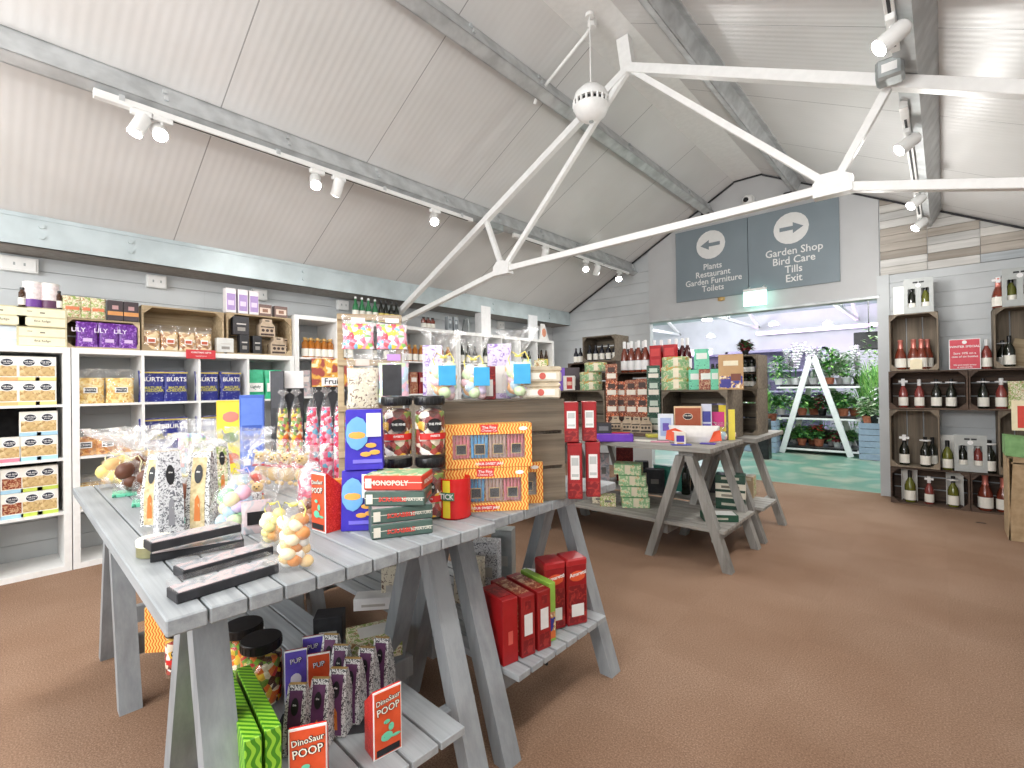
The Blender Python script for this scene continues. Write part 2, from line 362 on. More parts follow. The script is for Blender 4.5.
def pouch_g(w, d, h, m=0, n=9, seed=1, gather=0):
    "filled bag: full at the bottom, flat welded seam on top"
    rnd = random.Random(seed); g = G(); vs = []; fs = []; K = 20
    for j in range(n+1):
        t = j/n; th = d/2*math.sqrt(max(0, 1-((t-.38)/.66)**2 if t > .38 else 1-((.38-t)/.5)**2*.55)); th = max(th, .0025)
        ww = w/2*(1-.06*math.sin(PI*t)) * (1-gather*max(0, (t-.6)/.4))
        for i in range(K):
            a = 2*PI*i/K; c, s = math.cos(a), math.sin(a)
            x = ww*math.copysign(abs(c)**.55, c); y = th*math.copysign(abs(s)**.75, s)
            vs.append((x+rnd.uniform(-1,1)*w*.012, y+rnd.uniform(-1,1)*d*.05, h*t+(rnd.uniform(-1,1)*h*.012 if j == n else 0)))
    for j in range(n):
        for i in range(K): k = (i+1) % K; fs.append((j*K+i, j*K+k, (j+1)*K+k, (j+1)*K+i))
    fs += [tuple(range(K))[::-1], tuple(range(n*K, n*K+K))]
    return g.add(vs, fs, m)
def pouch(name, w, d, h, mat, decs=(), seed=1, fill=None):
    "decs: (u0,u1,v0,v1,material[,text,size])"
    def b():
        o = E0(name)
        if fill: part('contents', pouch_g(w*.94, d*.88, h*.74, seed=seed), [fill], o, True)
        part('bag', pouch_g(w, d, h, seed=seed), [mat], o, True)
        if decs:
            g = G(); mats = []
            for i, q in enumerate(decs):
                u0, u1, v0, v1, mk = q[:5]; mats.append(mk); y = -d/2*1.04-.001*(i+1)
                if len(q) > 5: g.text(q[5], ((u0-.5)*w, y, v0*h), q[6], i, bold=.015)
                else: g.box((u0-.5)*w, (u1-.5)*w, y, y+.002, v0*h, v1*h, i)
            part('front_label', g, mats, o)
        return o
    return b
def jar(R, H, fill, lid='black_plastic', band=(214,44,40)):
    def b():
        o = E0('sweet_jar'); part('sweets', G().lathe([(R*.3,.006),(R*.88,.01),(R*.94,H*.4),(R*.9,H*.74),(R*.4,H*.8)], seg=20), [fill], o, True)
        part('jar_body', G().lathe([(R*.9,0),(R,.008),(R,H*.74),(R*.86,H*.83),(R*.86,H*.86)], seg=22), ['clear_plastic'], o, True)
        g = G().lathe([(R*.9,H*.85),(R*.93,H*.86),(R*.93,H*.99),(R*.9,H)], seg=24)
        for k in range(24):
            a = 2*PI*k/24; g.box(R*.93*math.cos(a)-.001, R*.93*math.cos(a)+.001, R*.93*math.sin(a)-.001, R*.93*math.sin(a)+.001, H*.87, H*.97)
        part('screw_lid', g, [lid], o, True)
        if band:
            l = G(); seg = 10; vs = []
            def strip(a0, a1, z0, z1, m, rr):
                vs = []
                for i in range(seg+1):
                    a = -PI/2+a0+(a1-a0)*i/seg; vs += [(rr*math.cos(a), rr*math.sin(a), z0), (rr*math.cos(a), rr*math.sin(a), z1)]
                l.add(vs, [(2*i, 2*i+2, 2*i+3, 2*i+1) for i in range(seg)], m)
            strip(-.95, .95, H*.30, H*.40, 0, R+.001)
            vs = []
            for i in range(18):
                a = 2*PI*i/18; vs.append(((R+.002)*math.cos(-PI/2+.45*math.cos(a)), (R+.002)*math.sin(-PI/2+.45*math.cos(a)), H*.53+R*.42*math.sin(a)))
            l.add(vs, [tuple(range(18))], 1); l.text('THE FINE', (0, -R-.0035, H*.55), R*.2, 2, bold=.02); l.text('SWEETS', (0, -R-.0035, H*.36), R*.17, 2, bold=.02)
            part('wrap_label', l, [C(band), C(K_), C(W_)], o)
        return o
    return b
def cello(w, d, h, fill, flare=1.25, tie='brass_ribbon', tz=.66, blobs=None, tagc=None, base_mat=None, seed=3, film='film'):
    "clear film bag gathered with a ribbon, film fanning out above"
    def b():
        rnd = random.Random(seed); o = E0('gift_bag'); g = G(); H = h*tz
        if blobs:
            col, r = blobs; n = max(6, int(w*d*H*.5/(r**3*4))); n = min(int(n*1.6), 34)
            for k in range(n):
                t = (k+.5)/n; a = k*2.4; q = .62*math.sqrt(rnd.random())
                g.blob((w/2*q*math.cos(a), d/2*q*math.sin(a), r*.9+(H*.8-r)*t), r, (1, .85, rnd.uniform(.7,1.1)), k % len(col), 1, Euler((rnd.random(), rnd.random(), 0)))
            part('contents', g, [C(c) if not isinstance(c, str) else c for c in col], o, True)
        else: part('contents', g.lathe([(w*.36,.004),(w*.44,.02),(w*.44,H*.55),(w*.25,H*.85)], seg=14, sy=d/w), [fill], o, True)
        K = 22; pr = [(.46,0),(.5,.05),(.5,.45),(.4,.8),(.10,1)]; vs = []; fs = []
        for r, t in pr:
            for i in range(K):
                a = 2*PI*i/K; rr = r*w*(1+rnd.uniform(-.05,.05)); vs.append((rr*math.cos(a), rr*math.sin(a)*d/w, H*t))
        n0 = len(pr)
        for j, (r, t) in enumerate(((.14,.12),(.34,.5),(.5*flare,.85),(.62*flare,1))):
            for i in range(K):
                a = 2*PI*i/K; rr = r*w*(1+(.28 if i % 2 else -.22)*(.4+j*.3)*.7+rnd.uniform(-.08,.08)); vs.append((rr*math.cos(a), rr*math.sin(a)*d/w*.8, H+(h-H)*t*(1+rnd.uniform(-.12,.08))))
        for j in range(n0+3):
            for i in range(K): k = (i+1) % K; fs.append((j*K+i, j*K+k, (j+1)*K+k, (j+1)*K+i))
        part('film_wrap', G().add(vs, fs), [film], o, True)
        if tie:
            r = G().lathe([(w*.11,H*.98),(w*.13,H),(w*.11,H*1.02)], seg=10)
            for s_ in (-1, 1): r.tube([(0,-w*.1,H), (s_*w*.2,-w*.16,H+w*.12), (s_*w*.3,-w*.16,H-.01), (s_*w*.24,-w*.17,H-w*.35)], w*.022)
            part('ribbon', r, [tie], o, True)
        if tagc:
            mk, u, v0, v1 = tagc; part('sticker', G().box(-w*.25+u*w, w*.25+u*w, -d*.52-.002, -d*.52, v0*H, v1*H, 0, .0008), [mk], o)
        if base_mat: part('tray', G().box(-w*.5, w*.5, -d*.5, d*.5, -.001, .012, 0, .002), [base_mat], o)
        return o
    return b
def tent(w, d, h, side, front, win=None, rim='gold_card', motif=None, shape=(208,120,50)):
    "tapering carton that closes to a ridge, oval window print on the front"
    def b():
        o = E0('gift_carton'); n = 6; g = G(); vs = []; fs = []; mm = []
        for j in range(n+1):
            t = j/n; k = 1-.82*max(0, t-.25)**1.8/.75**1.8; kx = 1-.2*t**2
            vs += [(-w/2*kx,-d/2*k,h*t),(w/2*kx,-d/2*k,h*t),(w/2*kx,d/2*k,h*t),(-w/2*kx,d/2*k,h*t)]
        for j in range(n): q = 4*j; g.add([vs[q+i] for i in range(8)], [(0,1,5,4),(2,3,7,6)], 1); g.add([vs[q+i] for i in range(8)], [(1,2,6,5),(3,0,4,7)], 0)
        g.add(vs[:4], [(0,3,2,1)], 0); g.add(vs[-4:], [(0,1,2,3)], 2)
        part('carton', g, [side, front, rim], o)
        # central printed band following the front
        def yk(t): return -d/2*(1-.82*max(0, t-.25)**1.8/.75**1.8)-.0012
        p = G(); m0 = [motif or 'floral_cream', C(K_), C(W_), C(shape)]
        for j in range(n):
            t0, t1 = .03+.9*j/n, .03+.9*(j+1)/n
            p.add([(-w*.30,yk(t0),h*t0),(w*.30,yk(t0),h*t0),(w*.30,yk(t1),h*t1),(-w*.30,yk(t1),h*t1)], [(0,1,2,3)], 0)
        ce = .72; vs = []
        for i in range(16): a = 2*PI*i/16; t = ce+.12*math.sin(a); vs.append((w*.17*math.cos(a), yk(t)-.0012, h*t))
        p.add(vs, [tuple(range(16))], 1); p.text('the', (0, yk(.75)-.003, h*.75), w*.12, 2, (rad(74),0,0), .02)
        vs = [(-w*.13,yk(.12)-.001,h*.12),(w*.13,yk(.12)-.001,h*.12),(w*.1,yk(.4)-.001,h*.4),(0,yk(.46)-.001,h*.46),(-w*.1,yk(.4)-.001,h*.4)]
        p.add(vs, [(0,1,2,3,4)], 3); part('front_print', p, m0, o); return o
    return b
def gable(w, d, h, face, side, lines, txt=(250,250,250), draw=None):
    "upright novelty box: flat picture front, sides folding in to a ridge at the top"
    def b():
        o = E0('novelty_box'); g = G(); hs = h*.72
        pr = [(-d/2,0),(d/2,0),(d/2,hs),(-d*.42,h),(-d/2,h*.985)]
        g.prism(pr, -w/2*.96, w/2*.96, 'X', 0); part('box_body', g, [side], o)
        p = G().box(-w/2, w/2, -d/2-.003, -d/2, 0, h, 0, .001).box(-w/2*.92, w/2*.92, -d/2-.0042, -d/2-.003, h*.03, h*.97, 1)
        for i, (s_, z, sz) in enumerate(lines):
            p.text(s_, (.001, -d/2-.0046, h*z-.0006), sz, 4, (PI/2,rad(-6),0), .06, 0, .92); p.text(s_, (0, -d/2-.0058, h*z), sz, 2, (PI/2,rad(-6),0), .012, 0, .92)
        if draw: draw(p, w, d, h)
        part('picture_front', p, [C(W_), face, C(txt), 'mint_pack', C(K_)], o); return o
    return b
def crate(w, d, h, mat='old_crate_wood', front_open=True, slats=3, back=True, corner=True, name='wooden_crate', tall=False):
    "slatted apple crate; opening (or slatted bottom) towards -Y"
    def b():
        o = E0(name); t = .012; M = [mat]; sw = (h-.012*(slats-1))/slats
        def panel(nm, f):
            g = G()
            f(g); part(nm, g, M, o)
        if tall: # boards run up the crate
            sw2 = (w-.01*(slats-1))/slats
            if back: panel('back_panel', lambda g: [g.box(-w/2+k*(sw2+.01), -w/2+k*(sw2+.01)+sw2, d/2-t, d/2, 0, h, 0, .001) for k in range(slats)])
            for s_ in (-1, 1): panel('side_panel', lambda g: [g.box(min(s_*w/2, s_*(w/2-t)), max(s_*w/2, s_*(w/2-t)), -d/2+k*(d/2), -d/2+k*(d/2)+d/2-.012, 0, h, 0, .001) for k in range(2)])
            for z in (0, h-t): panel('end_board', lambda g: g.box(-w/2, w/2, -d/2, d/2, z, z+t, 0, .001))
        else:
            if back: panel('back_panel', lambda g: [g.box(-w/2, w/2, d/2-t, d/2, k*(sw+.012), k*(sw+.012)+sw, 0, .001) for k in range(slats)])
            if not front_open: panel('base_slats', lambda g: [g.box(-w/2, w/2, -d/2, -d/2+t, k*(sw+.012), k*(sw+.012)+sw, 0, .0015) for k in range(slats)])
            for s_ in (-1, 1): panel('end_board', lambda g: g.box(min(s_*w/2, s_*(w/2-t)), max(s_*w/2, s_*(w/2-t)), -d/2+.001, d/2-.001, 0, h, 0, .001))
            for z in (0, h-t): panel('side_panel', lambda g: [g.box(-w/2+t, w/2-t, -d/2+k*d/2, -d/2+(k+1)*d/2-.012, z, z+t, 0, .001) for k in range(2)])
        if corner and front_open: # triangular corner blocks seen in the open front
            c = min(w, h)*.15
            for sx in (-1, 1):
                for z0, sz in ((t, 1), (h-t, -1)):
                    panel('corner_block', lambda g: g.prism([(sx*(w/2-t), z0), (sx*(w/2-t-c), z0), (sx*(w/2-t), z0+sz*c)], -d/2+.002, -d/2+.03, 'Y'))
        return o
    return b
# ---------------------------------------------------------------- the setting
XL, XR, YE, YB, RX, RZ, SL = -4.72, 1.28, 6.25, -3.2, -1.72, 3.74, .535
def roofz(x): return RZ-SL*abs(x-RX)
struct('floor', G().box(XL, XR, YB, 6.325, -.1, 0), ['brown_loop_carpet'])
struct('floor_greenhouse', G().box(-12, 5.5, 6.325, 18, -.1, -.002), ['green_floor_paint'])
for nm, xa in (('ceiling_left', XL-.05), ('ceiling_right', XR+.05)):
    struct(nm, G().prism([(RX, RZ), (xa, roofz(xa)), (xa, roofz(xa)+.09), (RX, RZ+.09)], YB, YE+.1, 'Y'), ['ribbed_roof_sheet'])
struct('trim_1', G().prism([(RX-.16, RZ-.086), (RX+.16, RZ-.086), (RX, RZ)], YB, YE, 'Y'), ['white_metal'])   # flat ridge capping
def clip_roof(x0, x1, z0, z1, off=0):
    "rectangle cut by the roof slopes"
    P = [(x0,z0),(x1,z0),(x1,z1),(x0,z1)]
    for s_ in (1, -1):
        f = lambda p: (RZ-off-s_*SL*(p[0]-RX))-p[1]
        Q = []
        for i in range(len(P)):
            a, b = P[i], P[(i+1) % len(P)]; fa, fb = f(a), f(b)
            if fa >= 0: Q.append(a)
            if fa*fb < 0: t = fa/(fa-fb); Q.append((a[0]+t*(b[0]-a[0]), a[1]+t*(b[1]-a[1])))
        P = Q
        if len(P) < 3: return []
    return P
def boards_end(g, x0, x1, z0, z1, y, pitch=.145, m=0):
    z = z0
    while z < z1:
        P = clip_roof(x0, x1, z+.0015, min(z+pitch-.0015, z1), .005)
        if P: g.prism(P, y-.014, y, 'Y', m)
        z += pitch
gl = G(); gl.box(XL, -3.02, YE, YE+.08, 0, 2.16); boards_end(gl, XL, -3.02, 0, 2.9, YE); P = clip_roof(XL, -3.02, 2.1, 3.4); gl.prism(P, YE, YE+.08, 'Y')
struct('wall_end_left', gl, ['wall_board_paint'])
gr = G(); gr.box(-.476, XR, YE, YE+.08, 0, 2.3); boards_end(gr, -.476, XR, .0, 2.26, YE); gr.prism(clip_roof(-.476, XR, 2.2, 3.4), YE, YE+.08, 'Y')
gr.box(-.50, -.40, YE-.045, YE+.1, 0, 2.26); struct('wall_end_right', gr, ['wall_board_paint'])
gm = G(); gm.prism(clip_roof(-3.02, -.476, 2.05, 4), YE-.035, YE+.08, 'Y'); struct('wall_end_gable', gm, ['panel_paint'])
struct('trim_2', G().box(-3.02, -.476, YE-.05, YE+.1, 2.03, 2.062, 0, .004), ['galvanised'])
# reclaimed timber cladding high on the right
for k, c in enumerate(((204,201,195),(188,187,184),(176,168,158),(210,208,204),(176,182,186),(156,148,138))): grain('reclaimed_%d' % k, [v-22 for v in c], [min(255, v+12) for v in c], 'X', .75, 30, .4)
gc = G(); rnd = random.Random(4); z = 2.262; r = 0
while z < 3.2:
    x = -.47-rnd.random()*.0; col = 0
    for c_ in range(5):
        xa, xb = -.47+c_*.37, -.47+(c_+1)*.37
        P = clip_roof(xa+.002, min(xb-.002, XR), z+.002, z+.078, .01)
        if P: gc.prism(P, YE-.016-.006*((c_+1+r//4) % 2), YE, 'Y', rnd.choice([0,0,1,1,2,3,3,4,5]))
    z += .08; r += 1
struct('trim_3', gc, ['reclaimed_%d' % k for k in range(6)])
# left wall boards, right wall, wall behind
gw = G().box(XL-.1, XL, YB, YE, 0, 2.2); z = 0
while z < 2.15: gw.box(XL, XL+.014, YB, YE, z+.0015, min(2.16, z+.1435)); z += .145
for y in (-1.4, 1.3, 3.9): gw.box(XL+.001, XL+.0145, y, y+.003, 0, 2.16, 1)
struct('wall_left', gw, ['wall_board_paint', 'galvanised'])
gw = G().box(XR, XR+.1, YB, YE, 0, 2.2); z = 0
while z < 2.15: gw.box(XR-.014, XR, YB, YE, z+.0015, z+.1435); z += .145
struct('wall_right', gw, ['wall_board_paint'])
gb = G(); 
for x0, x1 in ((XL, -4.1), (-2.3, -1.2), (.6, XR)): gb.box(x0, x1, YB-.08, YB, 0, 2.2)
gb.box(-4.1, -2.3, YB-.08, YB, 0, .6); gb.box(-1.2, .6, YB-.08, YB, 0, .05); gb.box(-4.1, .6, YB-.08, YB, 2.15, 2.25); gb.prism(clip_roof(XL, XR, 2.2, 2.35), YB-.08, YB, 'Y').prism(clip_roof(XL, -2.75, 2.35, 4), YB-.08, YB, 'Y').prism(clip_roof(-.7, XR, 2.35, 4), YB-.08, YB, 'Y').prism(clip_roof(-2.75, -.7, 3.1, 4), YB-.08, YB, 'Y')
struct('wall_back', gb, ['wall_board_paint'])
for i, (x0, x1, z0) in enumerate(((-4.1, -2.3, .6), (-1.2, .6, .05), (-2.75, -.7, 2.35))):  # unseen windows, made up as openings for the fill light
    g = G(); m = (x0+x1)/2
    z1 = 3.1 if i == 2 else 2.15
    for a, b_ in ((x0, x0+.05), (m-.03, m+.03), (x1-.05, x1)): g.box(a, b_, YB-.06, YB-.02, z0, z1)
    g.box(x0, x1, YB-.06, YB-.02, z0, z0+.05); g.box(x0, x1, YB-.06, YB-.02, z1-.05, z1)
    w = struct('window_%d' % (i+1), g, ['white_metal']); struct('window_glass', G().box(x0+.05, x1-.05, YB-.045, YB-.04, z0+.05, z1-.05), ['clear_glass'], parent=w)
# steel eaves beam and purlins
ge = G().box(-4.36, -4.355, YB, YE, 2.125, 2.328).box(-4.70, -4.36, YB, YE, 2.125, 2.132, 1).box(-4.39, -4.36, YB, YE, 2.125, 2.14)
ge.box(-4.354, -4.349, YB, YE, 2.30, 2.312)
for y in (.05, .28, .74, 2.0, 3.2, 4.5, 5.7):
    for z in (2.19, 2.26): ge.T = Matrix.Translation((-4.355, y, z)) @ Matrix.Rotation(PI/2, 4, 'Y'); ge.cyl(.016, 0, .012, seg=8)
ge.T = None
mt('eaves_soffit', (150,144,138), .7); mt('pale_steel', (188,200,203), .4, .15, var=8, scale=6)
struct('trim_4', ge, ['pale_steel', 'eaves_soffit'])
def purlin(nm, x0, side, depth, fl, y1=YE):
    "steel channel hung square to the roof slope; side -1 left slope, +1 right slope; flange points away from the ridge"
    nx, nz = (-side*.4716, -.8818); tx, tz = (side*.8818, -.4716)   # into the room, down the slope
    px, pz = x0, roofz(x0); g = G()
    def P(a, b): return (px+tx*a+nx*b, pz+tz*a+nz*b)
    th = .006
    for poly in ([P(0,0),P(th,0),P(th,depth),P(0,depth)], [P(0,depth-th),P(fl,depth-th),P(fl,depth),P(0,depth)], [P(fl-th,depth-.02),P(fl,depth-.02),P(fl,depth),P(fl-th,depth)], [P(0,0),P(fl,0),P(fl,.01),P(0,.01)]):
        g.prism(poly, YB, y1, 'Y')
    for k in range(14):
        y = YB+.5+k*.68
        for b_ in (.06, depth-.05):
            q = P(-.008, b_); g.box(q[0]-.008, q[0]+.008, y, y+.02, q[1]-.01, q[1]+.01)
    return struct(nm, g, ['galvanised']), P
_, P1 = purlin('trim_5', -3.27, -1, .17, .075)
_, P2 = purlin('trim_6', -2.2, -1, .17, .09)
_, P3 = purlin('trim_7', -1.16, 1, .15, .06)
_, P4 = purlin('trim_8', .0, 1, .165, -.085)
# roof trusses: white square tube
def truss(y, label):
    o = empty('roof_truss', label, 'roof truss', (0, y, 0), group='white roof trusses'); t = .045
    fo = (-4.62, 1.87), (1.2, 1.79); rg = (-1.63, 3.42); n1, n2 = (-2.876, 2.205), (-.43, 2.225); a1, a2 = (-3.07, 2.68), (-.19, 2.66)
    def mb(nm, a, b_, w=t): part(nm, G().bar((a[0], 0, a[1]), (b_[0], 0, b_[1]), w, w, 0, .003, (0,1,0)), ['white_metal'], o)
    mb('rafter', (-4.66,1.90), rg, .055); mb('rafter', (1.2,1.99), rg, .062); mb('tie', n1, n2, .048); mb('tie', fo[0], n1, .048); mb('tie', n2, fo[1], .048)
    mb('strut', n1, a1, .04); mb('strut', n2, a2, .04); mb('strut', n1, rg, .04); mb('strut', n2, rg, .04)
    for n in (n1, n2): part('gusset_plate', G().prism([(n[0]-.09,n[1]-.045),(n[0]+.09,n[1]-.045),(n[0]+.09,n[1]+.04),(n[0]+.03,n[1]+.075),(n[0]-.05,n[1]+.075),(n[0]-.09,n[1]+.03)], -.035, .035, 'Y'), ['white_metal'], o)
    part('ridge_bracket', G().prism([(-1.675,3.39),(-1.585,3.39),(-1.62,3.65),(-1.71,3.65)], -.03, .03, 'Y'), ['white_metal'], o)
truss(3.1, 'white tubular steel roof truss crossing in front of the hanging sign')
gs = G(); e_ = .006
for s_ in (1, -1):
    xa = XL if s_ == 1 else XR; gs.prism([(RX-s_*.16, roofz(RX+.16)-.01), (xa, roofz(xa)-.004), (xa, roofz(xa)-.022), (RX-s_*.16, roofz(RX+.16)-.028)], YE-.05, YE-.035, 'Y')
gs.box(RX-.16, RX+.16, YE-.05, YE-.035, RZ-.104, RZ-.088); struct('trim_9', gs, ['black_card'])
# track lighting
def track(x, y0, y1, z, name_where):
    o = empty('lighting_track', name_where, 'lighting track', (x, y0, z), group='white lighting tracks'); L = y1-y0
    part('rail', G().box(-.018, .018, 0, L, -.012, .02, 0, .002).box(-.006, .006, .1, L-.05, -.0135, -.012, 1), ['white_metal', 'black_card'], o)
    part('feed_box', G().box(-.02, .02, 0, .16, -.022, -.012, 0, .002), ['white_metal'], o)
    for k in range(int(L/.8)+1): part('clip', G().box(-.022, .022, .1+k*.8, .125+k*.8, 0, .03), ['galvanised'], o)
def spot_head(key=0):
    o = E0('track_spotlight'); part('adapter', G().box(-.016, .016, -.05, .05, -.028, 0, 0, .003), ['white_metal'], o)
    part('arm', G().tube([(0,0,-.02), (0,0,-.04), (.0,-.012,-.06)], .007), ['white_metal'], o)
    h = G(); h.lathe([(.026,-.07),(.037,-.055),(.037,.055),(.035,.055),(.034,.05)], seg=16); hd = part('lamp_head', h, ['white_metal'], o, True)
    l = part('lens', G().lathe([(.034,.050),(.024,.056),(.001,.0575)], seg=16), ['lamp_glow'], hd, True)
    hd.location = (0, -.012, -.085)
    return o
def spot(loc, aim, label, power=28):
    o = put('spot%d' % len(PROTO), spot_head, label, 'spotlight', loc, 0, 'track spotlights')
    d = (Vector(aim)-Vector(loc)).normalized(); hd = [c for c in o.children if c.name.startswith('lamp_head')][0]
    hd.rotation_euler = d.to_track_quat('Z', 'Y').to_euler()
    lt = bpy.data.lights.new('spot_lamp', 'SPOT'); lt.energy = power; lt.spot_size = rad(125); lt.spot_blend = .8; lt.shadow_soft_size = .05; lt.color = (1, .975, .94)
    lo = bpy.data.objects.new('spot_lamp', lt); COL.objects.link(lo); lo.location = Vector(loc)+Vector((0,-.012,-.085))+d*.09; lo.rotation_euler = d.to_track_quat('-Z', 'Y').to_euler()
TL = P1(.045, .205); TR = P4(-.065, .18)
track(TL[0], .40, 3.05, TL[1], 'long white lighting track over the left-hand shelving, nearer the camera')
track(TL[0], 3.62, 6.0, TL[1], 'white lighting track over the left shelving, beyond the truss')
track(TR[0], -1.5, 2.82, TR[1], 'white lighting track under the right-hand beam, on the near side of the truss')
track(TR[0], 3.4, 6.1, TR[1], 'white lighting track under the right-hand beam, beyond the truss')
for i, (y, aim, lb) in enumerate(((.60, (-3.0,-.2,.9), 'white spotlight nearest the left edge, beside the brightest lamp'), (.69, (-1.0,.5,.9), 'brightest spotlight of the left track, facing the camera'),
        (1.58, (-1.6,.9,.8), 'glowing spotlight halfway along the left track'), (1.74, (-4.2,1.6,.8), 'small white spotlight turned to the shelves halfway along the left track'),
        (2.62, (-1.5,1.4,.9), 'glowing spotlight at the end of the near left track'), (4.15, (-4.2,4.6,.9), 'white spotlight beyond the truss turned to the shelves'),
        (4.95, (-1.9,3.2,.8), 'glowing spotlight in front of the truss tie on the far left track'), (5.2, (-4.1,5.4,.9), 'white spotlight turned away at the far left track'), (5.75, (-1.7,3.3,.9), 'last glowing spotlight of the far left track, above the end wall'))):
    spot((TL[0], y, TL[1]-.012), aim, lb)
for i, (y, aim, lb) in enumerate(((2.55, (-2.2,1.6,.9), 'glowing spotlight above the truss on the right-hand track'), (3.75, (-2.2,2.6,.9), 'glowing spotlight just beyond the truss on the right-hand track'),
        (5.0, (-2.0,3.6,.9), 'third glowing spotlight along the right-hand track, above the tie'), (5.75, (-2.0,4.4,.8), 'last spotlight of the right-hand track by the timber cladding'))):
    spot((TR[0], y, TR[1]-.012), aim, lb)
mt('metal_box', (166,172,172), .4, .4)
solo('junction_box', G().box(-.055,.055,-.05,.05,-.05,.05,0,.012).box(-.03,.03,-.052,-.05,-.02,.02,1), ['metal_box','white_metal'], 'grey junction box where the right-hand beam meets the truss', 'junction box', (TR[0]-.03, 2.98, TR[1]-.01))
solo('junction_box', G().box(-.05,.05,-.13,.13,-.04,.03,0,.008).lathe([(.03,-.045),(.03,-.04)],(0,-.05,0),1,12).lathe([(.03,-.045),(.03,-.04)],(0,.05,0),1,12), ['metal_box','galvanised'], 'grey junction box under the left beam beside the truss', 'junction box', (TL[0], 3.3, TL[1]+.01))
# aspirating detector ball and pipe at the ridge
o = empty('smoke_detector', 'round white slotted detector hanging on a cord below the ridge', 'smoke detector', tuple(at(591,103,'X',RX)))
R_ = .135*dist(o.location)/3.6
part('upper_shell', G().lathe([(.001,R_*1.02),(R_*.5,R_*.88),(R_*.88,R_*.5),(R_,R_*.12),(R_*.98,R_*.05)], seg=28), ['white_metal'], o, True)
part('lower_shell', G().lathe([(R_*.98,-R_*.22),(R_*.97,-R_*.3),(R_*.8,-R_*.68),(R_*.45,-R_*.95),(.001,-R_*1.05)], seg=28), ['white_metal'], o, True)
part('inner_core', G().lathe([(R_*.8,-R_*.25),(R_*.8,R_*.08)], seg=20), ['black_card'], o)
g = G()
for k in range(20):
    a = 2*PI*k/20; g.box(R_*.95*math.cos(a)-.006, R_*.95*math.cos(a)+.006, R_*.95*math.sin(a)-.006, R_*.95*math.sin(a)+.006, -R_*.26, R_*.08)
part('vent_grille', g, ['white_metal'], o)
part('indicator', G().lathe([(.016,-R_*1.07),(.016,-R_*1.0)], seg=12), ['metal_box'], o)
part('cord', G().tube([(0,0,R_), (0,0,RZ-.09-o.location.z)], .004), ['white_metal'], o)
part('ceiling_rose', G().lathe([(.03,RZ-.11-o.location.z),(.03,RZ-.088-o.location.z)], seg=12), ['white_metal'], o)
solo('conduit_pipe', G().tube([(RX-.03,2.8,3.62),(RX-.06,2.8,3.585),(-2.22,2.8,3.345),(-2.25,2.8,3.29)], .012, seg=10).lathe([(.03,3.6),(.03,3.66)],(RX-.02,2.8,0),seg=12), ['white_metal'], 'short white conduit pipe running from the ridge to the upper beam', 'pipe')
solo('alarm_cable', G().tube([at(628,75,'X',RX+.0), at(618,90,'X',RX-.03), at(612,97,'X',RX-.06)], .004), ['metal_box'], 'thin loose cable hanging beside the round detector', 'cable')
# security cameras on the gable
o = empty('security_camera', 'white dome camera high on the gable above the sign', 'security camera', tuple(at(749,201,'Y',YE-.04)))
part('mount', G().prism([(-.07+.14*(.5+.5*math.cos(2*PI*i/14))-.0, .07*math.sin(2*PI*i/14)) for i in range(14)], 0, -.03, 'Y'), ['white_metal'], o)
part('housing', G().blob((0,-.05,0), .062, (1,.9,1), 0, 2), ['white_metal'], o, True)
part('lens', G().blob((-.008,-.1,-.01), .03, (1,.6,1), 0, 2), ['black_plastic'], o, True)
p = at(790,197,'Y',YE-.1)
solo('beam_bracket', G().box(-.06,.05,-.05,.06,-.05,.05,0,.01), ['black_plastic'], 'small black fixing at the far end of the right ridge beam', 'bracket', tuple(p))
p = at(706,216,'Y',YE-.1)
solo('beam_bracket', G().box(-.05,.05,-.05,.06,-.05,.04,0,.01), ['black_plastic'], 'small black fixing at the far end of the upper left beam', 'bracket', tuple(p))
# hanging sign in two panels
for nm, x0, x1, lb in (('l', -2.615, -1.728, 'grey direction sign panel with a left arrow listing Plants and Restaurant'), ('r', -1.722, -.81, 'grey direction sign panel with a right arrow listing Garden Shop and Tills')):
    y = YE-.06; z0, z1 = 2.256, 3.17; xc = (x0+x1)/2
    o = empty('direction_sign', lb, 'sign', (xc, y, z0), group='grey direction signs')
    part('panel', G().box(x0-xc, x1-xc, -.006, .02, 0, z1-z0, 0, .002), ['sign_face'], o)
    g = G(); zc = .675; R = .178
    xo = .01 if nm == 'l' else -.0
    g.disc((xo, -.0075, zc), R, 0)
    s_ = -1 if nm == 'l' else 1
    part('arrow_disc', g, ['sign_print'], o)
    a = G(); a.prism([(xo-s_*.115,zc-.022),(xo+s_*.02,zc-.022),(xo+s_*.02,zc-.062),(xo+s_*.125,zc),(xo+s_*.02,zc+.062),(xo+s_*.02,zc+.022),(xo-s_*.115,zc+.022)], -.0105, -.008, 'Y'); part('arrow', a, ['sign_face'], o)
    t = G(); L = ['Plants','Restaurant','Garden Furniture','Toilets'] if nm == 'l' else ['Garden Shop','Bird Care','Tills','Exit']
    for i, s in enumerate(L): t.text(s, (xo+.02, -.007, (.40-.092*i) if nm == 'l' else (.415-.104*i)), .106 if nm == 'l' else .118, 0, bold=.012, sx=.92)
    part('lettering', t, ['sign_print'], o)
p0 = at(736,308,'Y',YE-.16); p1 = at(768,290,'Y',YE-.16)
o = empty('exit_sign', 'glowing green and white emergency exit box hanging under the sign', 'exit sign', (-1.63, YE-.16, 2.085))
w = .125
part('housing', G().box(-w, w, -.02, .02, .165, .2, 0, .004), ['white_metal'], o)
part('light_panel', G().box(-w, w, -.012, .012, 0, .165, 0, .004), ['exit_glow'], o)
part('pictogram', G().box(-w*.82, w*.82, -.0135, -.012, .02, .145, 0), ['exit_glow_white'], o)
